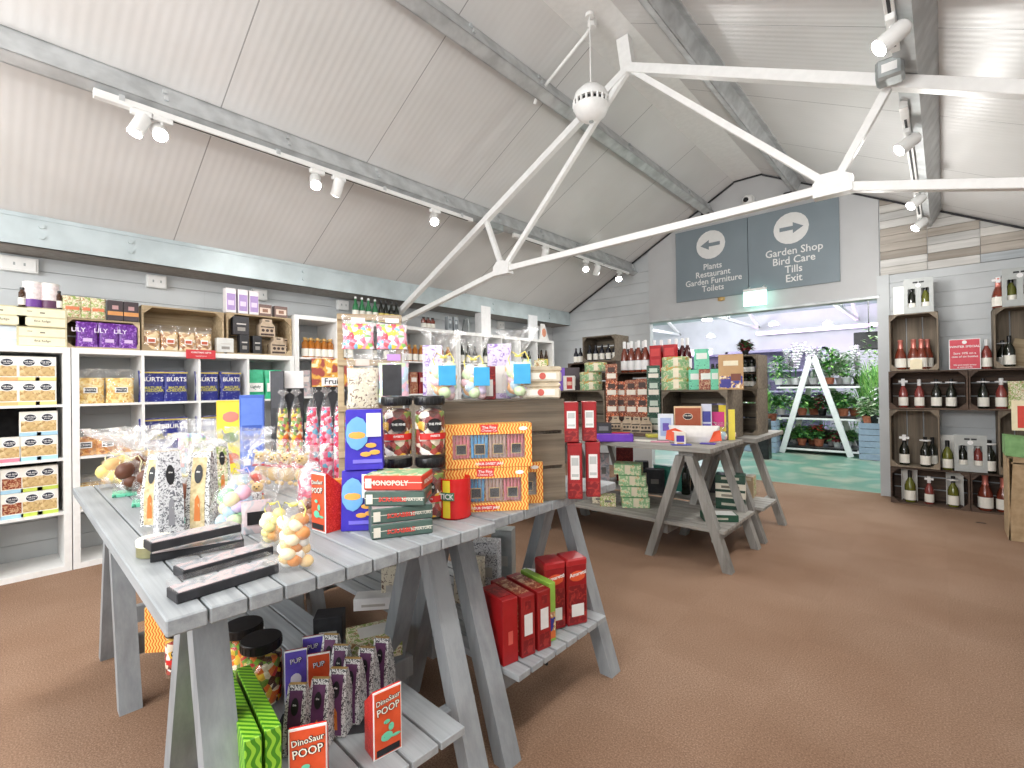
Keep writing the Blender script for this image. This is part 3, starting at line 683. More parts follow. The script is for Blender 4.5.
for s_ in (-1, 1): part('hanger', G().bar((s_*.08,0,.2), (s_*.08,.1,.24), .01, .01), ['white_metal'], o)
solo('sensor', G().blob((0,0,0), .035, (1,.6,.8), 0, 1).box(-.04,.04,.0,.02,-.02,.02), ['gold_card'], 'small yellowish sensor on the lintel below the sign', 'sensor', tuple(at(721,299,'Y',YE-.06)))
for i, (x, z) in enumerate(((-.72,2.9),(-.72,2.55),(-.72,2.3))):
    pass
# socket boxes along the left wall
for i, (px, py, w, lb) in enumerate(((19,255,.15,'white trunking box on the wall above the floral tins'), (156,273,.105,'white speckled socket box above the first wooden crate on the wall'), (259,286,.10,'white socket box above the lilac bottles'),
        (342,294,.10,'white socket box left of the green bottles'), (500,317,.10,'white socket box beyond the white upright box'))):
    p = at(px, py, 'X', XL+.03); p.z = min(p.z, 2.055); o = empty('socket_box', lb, 'socket', tuple(p), 0, 'wall sockets'); part('back_box', G().box(-.015,.03,-w/2*1.25,w/2*1.25,-.05,.05,0,.003), ['white_metal'], o)
    part('socket_plate', G().box(.03,.036,-w/2*1.1,w/2*1.1,-.042,.042,0,.002).box(.036,.037,-.03,-.02,-.01,.01,1).box(.036,.037,.02,.03,-.01,.01,1), ['white_metal','metal_box'], o)
p = at(2, 262, 'X', -4.5)
solo('steel_post', G().box(-.03,.03,-.035,.035,0,p.z+.36,0,.004), ['pale_steel'], 'narrow steel post at the left edge of the picture under the eaves beam', 'post', (p.x-.12, p.y-.01, 1.5)) if 0 else None
# ---------------------------------------------------------------- the greenhouse beyond
mt('far_roof', (178,196,192), .5, var=10, scale=1.2); mt('far_wall', (206,205,211), .6, var=6, scale=2); mt('lilac_cabinet', (146,136,172), .5)
struct('wall_greenhouse_back', G().box(-12, 5.5, 15.0, 15.1, 0, 5), ['far_wall'])
struct('wall_greenhouse_left', G().box(-12.1, -12, 6.33, 15, 0, 5), ['far_wall']); struct('wall_greenhouse_right', G().box(5.5, 5.6, 6.33, 15, 0, 5), ['far_wall'])
struct('ceiling_greenhouse', G().prism([(6.3,2.9),(10.6,4.5),(15.1,3.1),(15.1,3.2),(10.6,4.6),(6.3,3.0)], -12, 5.5, 'X'), ['far_roof'])
for i, x in enumerate((-8.5, -6.2, -3.9, -1.6, .7)):
    o = empty('greenhouse_truss', ['far left','second','third','fourth','rightmost'][i]+' white truss under the greenhouse roof, seen through the opening', 'roof truss', (x, 0, 0), 0, 'greenhouse trusses'); a, b_, r_ = (6.4,2.75),(14.9,2.75),(10.6,4.4)
    for nm, p, q in (('rafter',a,r_),('rafter',b_,r_),('tie',a,b_),('strut',(9,2.75),(10.6,4.4)),('strut',(12.2,2.75),(10.6,4.4)),('strut',(9,2.75),(8.3,3.5)),('strut',(12.2,2.75),(12.9,3.5))):
        part(nm, G().bar((0,p[0],p[1]), (0,q[0],q[1]), .07, .07), ['white_metal'], o)
for i, (x, y, z) in enumerate(((-5.2,9.6,2.38),(-3.3,9.2,2.38),(-2.6,11,2.38),(-1.8,12,2.38),(-4.4,12.5,2.38),(-.6,10.5,2.38))):
    solo('ceiling_lamp', G().lathe([(.03,.09),(.09,.05),(.1,0)], m=0).lathe([(.09,-.004),(.09,0)], m=1), ['white_metal','lamp_glow'], ORD[i]+' small bright lamp under the greenhouse roof, counting from the opening inward', 'lamp', (x,y,z), 0, 'greenhouse lamps')
a = at(757,334,'Y',14.6); b_ = at(880,325,'Y',14.6)
o = empty('grow_light', 'long glowing lilac-white strip light above the houseplants', 'strip light', (0,0,0))
part('tube', G().box(a.x, b_.x+.6, 14.5, 14.6, a.z-.02, a.z+.03), ['grow_light'], o); part('tube_holder', G().box(a.x, b_.x+.6, 14.6, 14.72, a.z-.04, a.z+.05), ['white_metal'], o)
a = at(690,352,'Y',13.5)
o = empty('grow_light', 'short lilac strip light far beyond the rosé bottles', 'strip light', (0,0,0))
part('tube', G().box(a.x-.9, a.x+.6, 13.4, 13.5, 2.0, 2.09), ['grow_light'], o); part('tube_holder', G().box(a.x-.9, a.x+.6, 13.5, 13.6, 1.97, 2.15), ['white_metal'], o)
p = at(869,341,'Y',9.6); solo('wall_speaker', G().box(-.19,.19,-.12,.1,-.14,.14,0,.01).box(-.008,.008,.0,.02,.14,.75), ['black_plastic'], 'black box speaker hanging beside the greenhouse opening', 'speaker', tuple(p))
for i, px in enumerate((775, 700)):   # lilac wall cabinets with stacked pots
    p = at(px, 400, 'Y', 13.2+i*.8); o = empty('pot_cabinet', ['lilac open cabinet of stacked pots behind the plant stand','lilac open cabinet of pots glimpsed behind the wooden crates'][i], 'cabinet', (p.x, 13.2+i*.8, 0), 0, 'lilac cabinets')
    g = G().box(-1.1,1.1,.25,.3,0,2.0).box(-1.1,-1.04,-.2,.25,0,2.0).box(1.04,1.1,-.2,.25,0,2.0).box(-1.1,1.1,-.2,.25,1.94,2.0); part('carcass', g, ['lilac_cabinet'], o)
    for z in (.4,.95,1.45): part('shelf', G().box(-1.04,1.04,-.2,.25,z,z+.04), ['lilac_cabinet'], o)
    for r_ in range(3):
        for k in range(7): solo('plant_pot', G().lathe([(.08,0),(.11,.2),(.115,.22)]), [C([(120,110,140),(90,84,110),(160,150,170)][(k+r_) % 3])], 'small pot on the %s shelf of the %s lilac cabinet, %s along' % (ORD[r_], ['right','left'][i], ORD[k]), 'pot', (p.x-.9+k*.3, 13.2+i*.8, (.44,.99,1.49)[r_]), 0, 'pots in the lilac cabinets')
# ---------------------------------------------------------------- furniture
def cube_shelf(label, y0, W, cols, rows, H, group='white cube shelving'):
    o = empty('cube_shelf', label, 'shelving unit', (-4.31, y0, 0), 0, group); t, s, D = .038, .016, .39
    part('frame', G().box(-D,0,0,W,0,t,0,.001).box(-D,0,0,W,H-t,H,0,.001).box(-D,0,0,t,t,H-t,0,.001).box(-D,0,W-t,W,t,H-t,0,.001), ['white_laminate'], o)
    ph, pw = (H-2*t+s)/rows, (W-2*t+s)/cols
    for r in range(1, rows): part('shelf', G().box(-D,-.002,t,W-t,t+r*ph-s,t+r*ph), ['white_laminate'], o)
    for c_ in range(1, cols):
        g = G()
        for r in range(rows): g.box(-D,-.002,t+c_*pw-s,t+c_*pw,t+r*ph,t+(r+1)*ph-s)
        part('divider', g, ['white_laminate'], o)
    return [t+r*ph for r in range(rows)], [y0+t+c_*pw for c_ in range(cols)], ph, pw
ZA, CA, _, _ = cube_shelf('white low cube shelving unit at the left edge, holding cracker boxes', -1.065, 1.475, 4, 4, 1.475)
ZB, CB, _, _ = cube_shelf('white low cube shelving unit with pasta and crisp bags, right of the cracker boxes', .415, 1.475, 4, 4, 1.475)
ZC, CC, _, _ = cube_shelf('tall white cube shelving unit next to the low units, partly behind the sweets', 1.895, 1.94, 5, 5, 1.85)
ZD, CD, _, _ = cube_shelf('tall white cube shelving unit in the far corner holding dark bottles', 3.84, 1.90, 5, 5, 1.85)
# dark sheet put in for the dark stuff behind the cracker boxes
solo('backing_board', G().box(-4.70,-4.69,-1.02,.37,.40,1.43), ['black_card'], 'dark backing board behind the cracker boxes in the left shelving', 'board')
def trestle(label, x0, x1, y0, y1, n, ys, top, leg, shy, shn, apx, zt=.765, zs=.25, rz=0, spread=.26, shx=None):
    o = empty('trestle_table', label, 'table', (x1, y0, 0), rz, 'grey trestle tables'); w = (y1-y0)/n; L = x1-x0
    g = G()
    for k in range(n): g.box(-L, 0, k*w+.0018, (k+1)*w-.0018, zt-.032, zt, 0, .003)
    part('tabletop', g, [top], o)
    g = G(); sw = (shy[1]-shy[0])/shn; s0, s1 = shx or (x0+.02, x1+.02)
    for k in range(shn): g.box(s0-x1, s1-x1, shy[0]-y0+k*sw+.004, shy[0]-y0+(k+1)*sw-.004, zs-.022, zs, 0, .002)
    part('lower_shelf', g, [top], o)
    for xa in apx:
        ax = xa-x1
        part('ridge_rail', G().box(ax-.05, ax+.05, .05, y1-y0-.05, zt-.105, zt-.034, 0, .003), [leg], o)
        for y in ys:
            yy = y-y0
            for s_ in (-1, 1): part('leg', G().prism([(ax+s_*spread-.027,0),(ax+s_*spread+.027,0),(ax+s_*.03+.026,zt-.06),(ax+s_*.03-.026,zt-.06)], yy-.034, yy+.034, 'Y'), [leg], o)
        for s_ in (-1, 1):
            xx = ax+s_*(.03+(spread-.03)*.71); part('cross_rail', G().box(xx-.018-s_*.03, xx+.018-s_*.03, ys[0]-y0+.03, ys[1]-y0+.06, zs-.095, zs-.024, 0, .002), [leg], o)
    return o
trestle('grey painted trestle table in the foreground piled with sweets', -2.79, -1.03, .218, 1.04, 12, (.335, .955), 'grey_paint_plank', 'grey_paint_leg', (.44, .885), 5, (-1.29, -2.52), rz=rad(-1.6), shx=(-2.62, -1.0))
trestle('grey painted trestle table holding the upright crate and red tins, behind the foreground one', -2.79, -1.03, 1.05, 1.79, 10, (1.10, 1.72), 'grey_paint_plank', 'grey_paint_leg', (1.142, 1.68), 8, (-1.29, -2.52), shx=(-2.70, -1.02))
trestle('weathered trestle table in mid room with the purple tray and boxed chocolates', -3.0, -1.09, 3.06, 3.72, 7, (3.11, 3.69), 'weathered_grey_plank', 'weathered_grey_leg', (3.10, 3.74), 8, (-1.27, -2.7), shx=(-2.98, -1.03))
trestle('weathered trestle table farthest back, nearest the greenhouse opening', -3.0, -1.03, 3.80, 4.62, 9, (3.86, 4.45), 'weathered_grey_plank', 'weathered_grey_leg', (3.86, 4.24), 5, (-1.27, -2.7), shx=(-2.9, -1.0))
# ---- wine wall
YF = 5.92
def wc(key, x0, x1, z0, z1, label, tall=False, mat='old_crate_wood', y=YF, d=.3, rz=0, name='wooden_crate', slats=3, cat='crate', grp='wooden crates on the wine wall'):
    W, H = x1-x0, z1-z0
    return put(('crate', round(W,2), round(H,2), round(d,2), tall, mat, slats), crate(W, d, H, mat, tall=tall, slats=slats, name=name), label, cat, ((x0+x1)/2, y+d/2, z0), rz, grp)
wc(0, -.40, .16, 0, .345, 'dark wooden crate on the floor at the left foot of the wine wall', mat='dark_crate_wood')
wc(0, .165, .725, 0, .345, 'dark wooden crate on the floor holding bottles with pink foil tops', mat='dark_crate_wood')
wc(0, -.40, -.035, .35, .90, 'upright wooden crate second from the floor at the left of the wine wall', True, 'old_crate_wood_upright')
wc(0, .345, .71, .35, .90, 'upright wooden crate second from the floor beside the grey two-bottle carrier', True, 'old_crate_wood_upright')
wc(0, -.40, .16, .905, 1.268, 'wooden crate at chest height holding four bottles on the wine wall', mat='dark_crate_wood')
wc(0, .165, .725, .905, 1.268, 'wooden crate at chest height behind the cream bag on the wine wall', mat='dark_crate_wood')
wc(0, -.39, -.03, 1.272, 1.815, 'upright wooden crate topping the wine wall, with pink-foiled sparkling rosé inside', True, 'old_crate_wood_upright')
wc(0, .33, .69, 1.272, 1.80, 'upright wooden crate topping the right side of the wine wall', True, 'old_crate_wood_upright')
BT = {'rosefizz': ('wine_bottle', .31, .042, 'wine_rose', 'cream_label', 'pinkfoil', 'fizz'), 'dark': ('wine_bottle', .30, .038, 'wine_dark', 'cream_label', 'black_plastic', 'wine'),
      'rose': ('wine_bottle', .30, .037, 'wine_pink', 'cream_label', 'white_card', 'wine'), 'olive': ('wine_bottle', .30, .038, 'wine_olive', 'cream_label', 'black_plastic', 'wine'), 'red': ('wine_bottle', .30, .038, 'wine_red', 'cream_label', 'white_card', 'wine')}
mt('pinkfoil', (226,140,128), .3, .5)
def btl(kind, px, z, y, label, collar=None, H=None, grp='bottles on the wine wall', dy=0):
    a = list(BT[kind]); H = H or a[1]; y = y+dy
    p = at(px, 380, 'Y', y); return put(('b', kind, collar, H), bottle(a[0], H, a[2]*H/.27, a[3], a[4], a[5], a[6], collar), label, 'bottle', (p.x, y, z), 0, grp)
y = 6.02
for i, (px, dy) in enumerate(((901,0),(914,0),(922,.0),(928,.10))):
    btl('rosefizz', px, 1.285, y, ['leftmost pink-foiled rosé bottle in the top left crate of the wine wall','middle pink-foiled rosé bottle behind the cream card in the top left crate','pink-foiled rosé bottle right of the cream card in the top left crate','rearmost pink-foiled rosé bottle in the top left crate'][i], dy=dy, H=.29)
p = at(916, 363, 'Y', 5.95); solo('price_card', G().prism([(-.045,0),(.045,0),(.045,.085),(.0,.098),(-.045,.085)], -.0008, .0008, 'Y'), [C((236,224,190))], 'blank cream card leaning on the rosé bottles in the top left crate', 'card', (p.x, 5.955, 1.285))
px_ = [(903,'rose','cross','rosé bottle with a white cross tag in the chest-height crate'),(919,'rose',None,'rosé bottle with a plain white cap in the chest-height crate'),(936,'dark','disc','dark bottle with a white collar left of its twin in the chest-height crate'),(951,'dark','disc','dark bottle with a white collar at the right end of the first chest-height crate'),
       (983,'dark','disc','dark collared bottle in the chest-height crate under the red notice'),(1001,'rose','disc','pink bottle with a white collar beside the cream bag')]
for px, k, c_, lb in px_: btl(k, px, .918, y, lb, c_, H=.27)
btl('rose', 987, 1.272, y, 'rosé bottle with a white cap standing right of the red notice', H=.265)
btl('dark', 1010, 1.285, 6.0, 'dark bottle with a cream label in the top right crate', H=.27); btl('dark', 1003, 1.285, 6.12, 'dark bottle tucked behind the front one in the top right crate', 'disc', H=.24)
btl('rosefizz', 1000, 1.80, 6.02, 'amber rosé bottle with a white bow on top of the top right crate', 'cross', H=.27)
btl('dark', 903, .363, y, 'dark bottle with a round neck tag at the left of the second crate up', 'cross', H=.28); btl('dark', 924, .363, y-.03, 'dark bottle with a white collar at the right of the second crate up', 'disc', H=.28); btl('dark', 931, .363, y+.08, 'dark bottle half hidden at the back of the second crate up', H=.27)
btl('olive', 946, .35, 5.99, 'olive bottle standing in the white-backed box on the wine wall', H=.27)
btl('dark', 988, .35, 5.99, 'dark bottle with a white bow right of the grey carrier', 'disc', H=.29); btl('dark', 1013, .363, 6.0, 'dark bottle in the second crate up, beside the cardboard stand', 'disc', H=.27)
btl('olive', 908, .014, 5.99, 'olive bottle in front of a pale box in the floor crate'); btl('rose', 927, .014, 6.0, 'rosé bottle with a white cross tag in the floor crate', 'cross', H=.25); btl('olive', 951, .014, 5.99, 'olive bottle with a white collar at the right of the floor crate', 'disc', H=.28)
btl('rosefizz', 983, .014, 6.0, 'large pink-foiled bottle in the right-hand floor crate', H=.32); btl('rosefizz', 1001, .014, 6.02, 'pink-foiled bottle half behind the cardboard stand', H=.30)
for px, z, lb in ((946,.35,'narrow white-backed bottle box on the wine wall'),(908,.014,'pale bottle box at the left of the floor crate'),(953,.014,'pale bottle box at the right of the floor crate')):
    p = at(px, 400, 'Y', 6.1); solo('bottle_box', G().box(-.06,.06,.03,.036,0,.31).box(-.06,-.055,-.03,.035,0,.31).box(.055,.06,-.03,.035,0,.31), [C((226,224,218))], lb, 'box', (p.x, 6.08, z), 0, 'open white bottle boxes')
def carrier():
    o = E0('bottle_carrier'); g = G(); w, d, h = .215, .1, .33
    g.box(-w/2,w/2,-d/2,-d/2+.002,0,.06).box(-w/2,w/2,-d/2,-d/2+.002,.235,h).box(-w/2,-w/2+.03,-d/2,-d/2+.002,.06,.235).box(-.02,.02,-d/2,-d/2+.002,.06,.235).box(w/2-.03,w/2,-d/2,-d/2+.002,.06,.235)
    g.box(-w/2,-w/2+.002,-d/2,d/2,0,.28).box(w/2-.002,w/2,-d/2,d/2,0,.28).box(-w/2,w/2,d/2-.002,d/2,0,.28); part('card_shell', g, [C((176,180,178))], o)
    part('handle_slot', G().box(-.04,-.004,-d/2-.001,-d/2,.285,.3).box(.006,.042,-d/2-.001,-d/2,.285,.3), ['black_card'], o); part('round_seal', G().disc((0,-d/2-.001,.262), .02), ['white_card'], o); return o
for px, z, yy, lb, c1, c2 in ((920,1.815,6.0,'grey two-bottle carrier on top of the top left crate','dark','olive'),(969,.35,6.0,'grey two-bottle carrier on the wine wall below the red notice','dark','rose'),(1022,1.80,6.0,'grey two-bottle carrier at the right edge above the top right crate','olive','dark')):
    p = at(px, 380, 'Y', yy-.05); put('carrier', carrier, lb, 'carrier', (p.x, yy, z), 0, 'grey bottle carriers')
    for k, (s_, b_) in enumerate(((-1,c1),(1,c2))): o = put(('b', b_, None, .27), bottle('wine_bottle', .27, .034, BT[b_][3], 'cream_label', 'black_plastic', 'wine'), '%s bottle in the %s window of %s' % ({'dark':'dark','olive':'olive','rose':'rosé'}[b_], ['left','right'][k], ['the carrier on the top left crate','the carrier below the red notice','the carrier at the right edge'][(920,969,1022).index(px)]), 'bottle', (p.x+s_*.05, yy, z+.002), 0, 'bottles on the wine wall')
p = at(899, 300, 'Y', 5.98); solo('bottle_box', G().box(-.042,.042,-.042,.042,0,.27,0,.002), [C((240,238,230))], 'tall plain white bottle box beside the carrier on the top left crate', 'box', (p.x, 6.0, 1.815))
p0, p1 = at(949, 360, 'Y', 5.97), at(981, 360, 'Y', 5.97); w = p1.x-p0.x; o = empty('notice_board', 'red notice offering a saving on cases of wine, standing on the crates', 'sign', ((p0.x+p1.x)/2, 5.97, 1.272))
part('board', G().box(-w/2,w/2,0,.006,0,.275,0,.001), ['white_card'], o)
g = G().box(-w/2+.006,w/2-.006,-.001,0,.006,.269,0)
for i, (s, z, sz) in enumerate((('WINTER SPECIAL',.205,.026),('Save 10% on a',.145,.026),('case of six bottles',.115,.024),('Mix and match across',.04,.017),('all wine and fizz',.02,.016))): g.text(s, (0,-.002,z), sz, 1, bold=.015)
g.disc((0,-.0018,.245), .016, 1); part('printed_face', g, [C((206,62,78)), C(W_)], o)
solo('offcut_board', G().box(-.10,.10,-.006,.006,0,.24,0,.002), ['pale_crate_wood'], 'pale wooden board leaning inside the top right crate', 'board', (at(1022,340,'Y',6.1).x, 6.13, 1.285), rot=(rad(-8), rad(14), 0))
solo('gift_pouch', pouch_g(.16,.06,.24,seed=5), ['floral_cream'], 'cream patterned pouch in the chest-height crate at the right edge', 'pouch', (at(1021,400,'Y',6.0).x, 6.0, .918), smooth=True)
# cardboard display stand cut by the right edge
o = empty('cardboard_stand', 'tan cardboard display stand cut off by the right edge', 'display stand', (.335, 5.02, 0))
g = G().prism([(0,0),(.55,0),(.55,1.0),(.03,.62),(.03,.60)], 0, .01, 'Y').prism([(0,0),(.55,0),(.55,1.0),(.03,.62)], .33, .34, 'Y').box(.0,.01,0,.34,0,.6).box(.02,.55,.0,.34,.56,.57)
part('carton', g, ['fibre_board'], o)
solo('display_tray', G().prism([(0,0),(.30,-.03),(.30,.11),(0,.14)], 0, .25, 'Y'), ['leaf_tray'], 'green printed carton tray on the cardboard stand', 'tray', (.325, 5.0, .62))
solo('picture_card', G().box(0,.3,0,.012,0,.22,0,.001).box(.03,.3,-.001,0,.02,.18,1).blob((.1,-.001,.06),.03,(1,.1,1),2).blob((.17,-.001,.05),.03,(1,.1,1),2), [C((240,226,190)), C((214,60,40)), C((236,90,50))], 'cream and red picture card at the top of the cardboard stand', 'card', (.365, 5.06, .80))
solo('carpet_scrap', G().box(-.03,.03,-.006,.006,0,.004,0,.001), ['black_card'], 'small dark scrap lying on the carpet before the wine crates', 'scrap', tuple(at(981,523,'Z',0)))
# ---------------------------------------------------------------- plants beyond the opening
YP = 9.12
def leaf(g, p, d, L, w, m=0, curl=.35, n=2):
    d = Vector(d).normalized(); s = d.cross(Vector((0,0,1)));
    if s.length < .1: s = Vector((1,0,0))
    s.normalize(); p = Vector(p); vs = [p]
    for i in range(1, n+1):
        t = i/n; q = p+d*L*t-Vector((0,0,1))*L*curl*t*t; ww = w*math.sin(PI*min(.94, t*.85+.05))
        vs += [q+s*ww, q-s*ww] if i < n else [q]
    fs = [(0,1,2)]
    for i in range(1, n): a = 2*i-1; fs.append((a, a+2, a+1) if i == n-1 else (a, a+2, a+3, a+1))
    g.add(vs, fs, m)
for k, c in {'leaf_mid': (96,156,76), 'leaf_light': (156,204,112), 'leaf_dark': (64,118,66), 'leaf_pale': (206,222,186), 'petal_white': (246,244,246), 'petal_red': (214,52,44), 'petal_lilac': (226,206,232), 'leaf_red': (126,50,56)}.items(): mt(k, c, .45, var=16, scale=14)
def plant(kind, h, w, pot=.07, potm='terracotta', seed=0):
    def b():
        rnd = random.Random(seed*31+7); o = E0('potted_plant'); ph = pot*1.5
        part('pot', G().lathe([(pot*.7,0),(pot*.95,ph*.85),(pot*1.05,ph*.86),(pot*1.05,ph),(pot*.9,ph),(pot*.88,ph*.9)], m=0), [potm], o, True)
        part('compost', G().lathe([(pot*.86,ph*.88),(pot*.86,ph*.9)]), ['soil'], o)
        g = G(); H = h-ph
        pal = {'grass': ['leaf_light','leaf_mid'], 'palm': ['leaf_mid','leaf_dark'], 'bush': ['leaf_mid','leaf_light','leaf_dark'], 'orchid': ['leaf_dark','petal_white','petal_lilac'], 'white': ['leaf_mid','leaf_pale','petal_white'], 'red': ['leaf_mid','petal_red','leaf_dark'], 'dark': ['leaf_dark','leaf_red'], 'pale': ['leaf_pale','leaf_light','leaf_mid']}[kind]
        if kind in ('grass', 'palm'):
            for k in range(150 if kind == 'grass' else 90):
                a = rnd.uniform(0, 2*PI); e = rnd.uniform(.25, 1.1) if kind == 'palm' else rnd.uniform(.9, 1.5)
                d = (math.cos(a)*math.cos(e), math.sin(a)*math.cos(e), math.sin(e)); z = ph+(rnd.random()*H*.5 if kind == 'grass' else H*.25)
                leaf(g, (rnd.uniform(-1,1)*w*.15, rnd.uniform(-1,1)*w*.15, z), d, rnd.uniform(.5,.95)*(H*.6 if kind == 'grass' else w*.75), .009, rnd.randrange(2), .35, 3)
        elif kind == 'orchid':
            for k in range(7): a = k*.9; leaf(g, (0,0,ph), (math.cos(a), math.sin(a), .5), w*.5, .03, 0, .5, 3)
            for s_ in range(5):
                a = rnd.uniform(0, 2*PI); tx, ty = math.cos(a)*w*.3, math.sin(a)*w*.3; pts = [(0,0,ph),(tx*.3,ty*.3,ph+H*.6),(tx,ty,ph+H*.95)]; g.tube(pts, .004, 0, 4)
                for k in range(9):
                    t = .35+.65*k/8; c_ = Vector((tx*t*t, ty*t*t, ph+H*t*.97))
                    for q in range(5): aa = q*1.256; leaf(g, c_+Vector((rnd.uniform(-.03,.03),rnd.uniform(-.03,.03),0)), (math.cos(aa), -.3, math.sin(aa)), .05, .028, rnd.choice((1,1,2)), .1, 2)
        else:
            for k in range(300):
                a = rnd.uniform(0, 2*PI); u = rnd.random(); r = w/2*math.sqrt(rnd.random())*(.5+.5*math.sin(PI*min(1, u+.2))); z = ph+H*(.05+.9*u)
                fl = kind in ('white', 'red') and u > .55 and rnd.random() < .55
                m = (2 if kind == 'white' else 1) if fl else rnd.choice([0,0,1,2] if kind in ('bush','pale') else ([0,1] if kind in ('dark','white') else [0,2]))
                leaf(g, (r*math.cos(a)*.8, r*math.sin(a)*.8, z), (math.cos(a), math.sin(a), rnd.uniform(-.2,.9)), rnd.uniform(.06,.11)*(1.3 if kind in('pale','bush') else 1), rnd.uniform(.018,.03), min(m, len(pal)-1), .3, 2)
            for k in range(5): a = k*1.3; g.tube([(0,0,ph*.9),(math.cos(a)*w*.2, math.sin(a)*w*.2, ph+H*.6)], .004, 0, 4)
        part('foliage', g, pal, o); return o
    return b
o = empty('plant_stand', 'white A-frame plant stand with three tiers of houseplants', 'plant stand', (0, YP, 0))
ap = at(812, 356, 'Y', YP-.03); fl, fr = at(782, 450, 'Y', YP-.03), at(851, 454, 'Y', YP-.03)
for yy in (-.04, .62):
    for f in (fl, fr): part('leg', G().bar((f.x, yy, 0.0), (ap.x+(f.x-ap.x)*.04, yy, ap.z), .085, .035, 0, .004, (0,1,0)), ['white_metal'], o)
xs0, xs1 = at(777, 400, 'Y', YP).x, at(860, 400, 'Y', YP).x; SZ = []
for py in (386.5, 418, 449):
    z = at(812, py, 'Y', YP).z; SZ.append(z); part('shelf', G().box(xs0, xs1, -.02, .60, z-.03, z, 0, .003), ['white_metal'], o); part('drip_tray', G().box(xs0+.05, xs1-.05, .0, .58, z, z+.035, 0, .004), ['black_plastic'], o)
pl = [(780,0,'bush',.5,.42,.07,'white_card'),(789,0,'orchid',.62,.38,.075,'white_card'),(797,0,'orchid',.7,.4,.075,'white_card'),(806,0,'orchid',.62,.36,.075,'white_card'),(815,0,'orchid',.6,.36,.075,'white_card'),(823,0,'palm',.75,.62,.07,'terracotta'),(831,0,'bush',.6,.42,.07,'terracotta'),(839,0,'pale',.5,.4,.07,'white_card'),(848,0,'white',.52,.4,.07,'white_card'),(857,0,'orchid',.6,.4,.07,'black_plastic'),
      (782,1,'bush',.34,.32,.07,'white_card'),(793,1,'palm',.42,.4,.06,'black_plastic'),(803,1,'bush',.36,.3,.08,'terracotta'),(812,1,'pale',.30,.3,.085,'terracotta'),(823,1,'dark',.34,.3,.07,'black_plastic'),(835,1,'bush',.4,.34,.07,'white_card'),(844,1,'bush',.36,.34,.08,'terracotta'),(853,1,'palm',.4,.36,.08,'terracotta'),
      (783,2,'bush',.36,.28,.07,'black_plastic'),(793,2,'white',.26,.24,.06,'white_card'),(802,2,'bush',.32,.26,.075,'terracotta'),(810,2,'red',.32,.26,.075,'terracotta'),(819,2,'red',.34,.28,.08,'terracotta'),(829,2,'dark',.26,.26,.06,'white_card'),(837,2,'dark',.26,.26,.06,'white_card'),(846,2,'bush',.26,.26,.06,'white_card')]
kn = {'bush':'leafy green plant','orchid':'white-flowered orchid','palm':'spiky arching plant','pale':'pale variegated plant','white':'white-flowered plant','dark':'dark-leaved plant','red':'red-flowered plant','grass':'tall grassy plant'}
cnt = [0,0,0]
for i, (px, t, k, h, w, pr, pm) in enumerate(pl):
    p = at(px, 400, 'Y', YP+.25); cnt[t] += 1
    put(('plant', i), plant(k, h, w, pr, pm, i), '%s, %s from the left on the %s tier of the plant stand' % (kn[k], ORD[cnt[t]-1], ['top','middle','bottom'][t]), 'potted plant', (p.x, YP+.18+.22*(i % 2), SZ[t]+.036), rnd.random()*6, 'houseplants on the plant stand')
# slatted planters and the plants in and around them
def planter(w, h=.62, d=.5):
    def b():
        g = G()
        for k in range(6): g.box(-w/2, w/2, -d/2, -d/2+.02, k*h/6+.004, (k+1)*h/6-.004, 0, .003).box(-w/2, -w/2+.02, -d/2+.02, d/2, k*h/6+.004, (k+1)*h/6-.004, 0, .003).box(w/2-.02, w/2, -d/2+.02, d/2, k*h/6+.004, (k+1)*h/6-.004, 0, .003)
        g.box(-w/2+.02, w/2-.02, -d/2+.02, d/2, .5*h, h-.03, 1); return part('slatted_planter', g, [C((150,166,186)), 'soil'], None)
    return b
pr_, pl_ = at(871, 440, 'Y', 8.9), at(752, 440, 'Y', 8.9)
hR = at(871, 423, 'Y', 8.9).z
put('planterR', planter(.62, hR), 'blue-grey slatted planter right of the plant stand', 'planter', (pr_.x+.16, 9.15, 0), 0, 'slatted planters')
put('planterL', planter(1.05, hR*.97), 'blue-grey slatted planter left of the plant stand', 'planter', (pl_.x-.15, 9.15, 0), 0, 'slatted planters')
for i, (px, y, z, k, h, w, pr, pm, lb) in enumerate(((876,8.98,hR-.02,'grass',1.15,.5,.09,'black_plastic','very tall grassy plant right of the plant stand'),(868,9.3,hR-.02,'grass',1.2,.5,.09,'black_plastic','tall grassy plant behind the right planter'),(873,9.5,hR-.02,'pale',1.55,.5,.09,'black_plastic','tall pale-leaved plant reaching the top of the opening'),(868,9.0,hR-.02,'white',.42,.34,.08,'terracotta','white-tipped plant in a terracotta pot on the right planter'),(879,8.97,hR-.02,'white',.62,.34,.07,'white_card','white-flowered plant in a white pot on the right planter'),
        (752,9.1,hR-.04,'white',.5,.36,.09,'black_plastic','white-flowered plant on the left planter'),(764,9.0,hR-.04,'grass',.75,.5,.08,'terracotta','grassy plant on the left planter'),(772,9.3,hR-.04,'palm',.7,.6,.08,'terracotta','arching plant on the left planter beside the stand'),(760,9.35,hR-.04,'bush',.8,.5,.08,'black_plastic','leafy plant at the back of the left planter'),(748,9.4,hR-.04,'bush',.95,.4,.08,'black_plastic','leafy plant at the far left of the left planter'))):
    p = at(px, 400, 'Y', y); put(('plantB', i), plant(k, h, w, pr, pm, 60+i), lb, 'potted plant', (p.x, y, z), i, 'plants on the slatted planters')

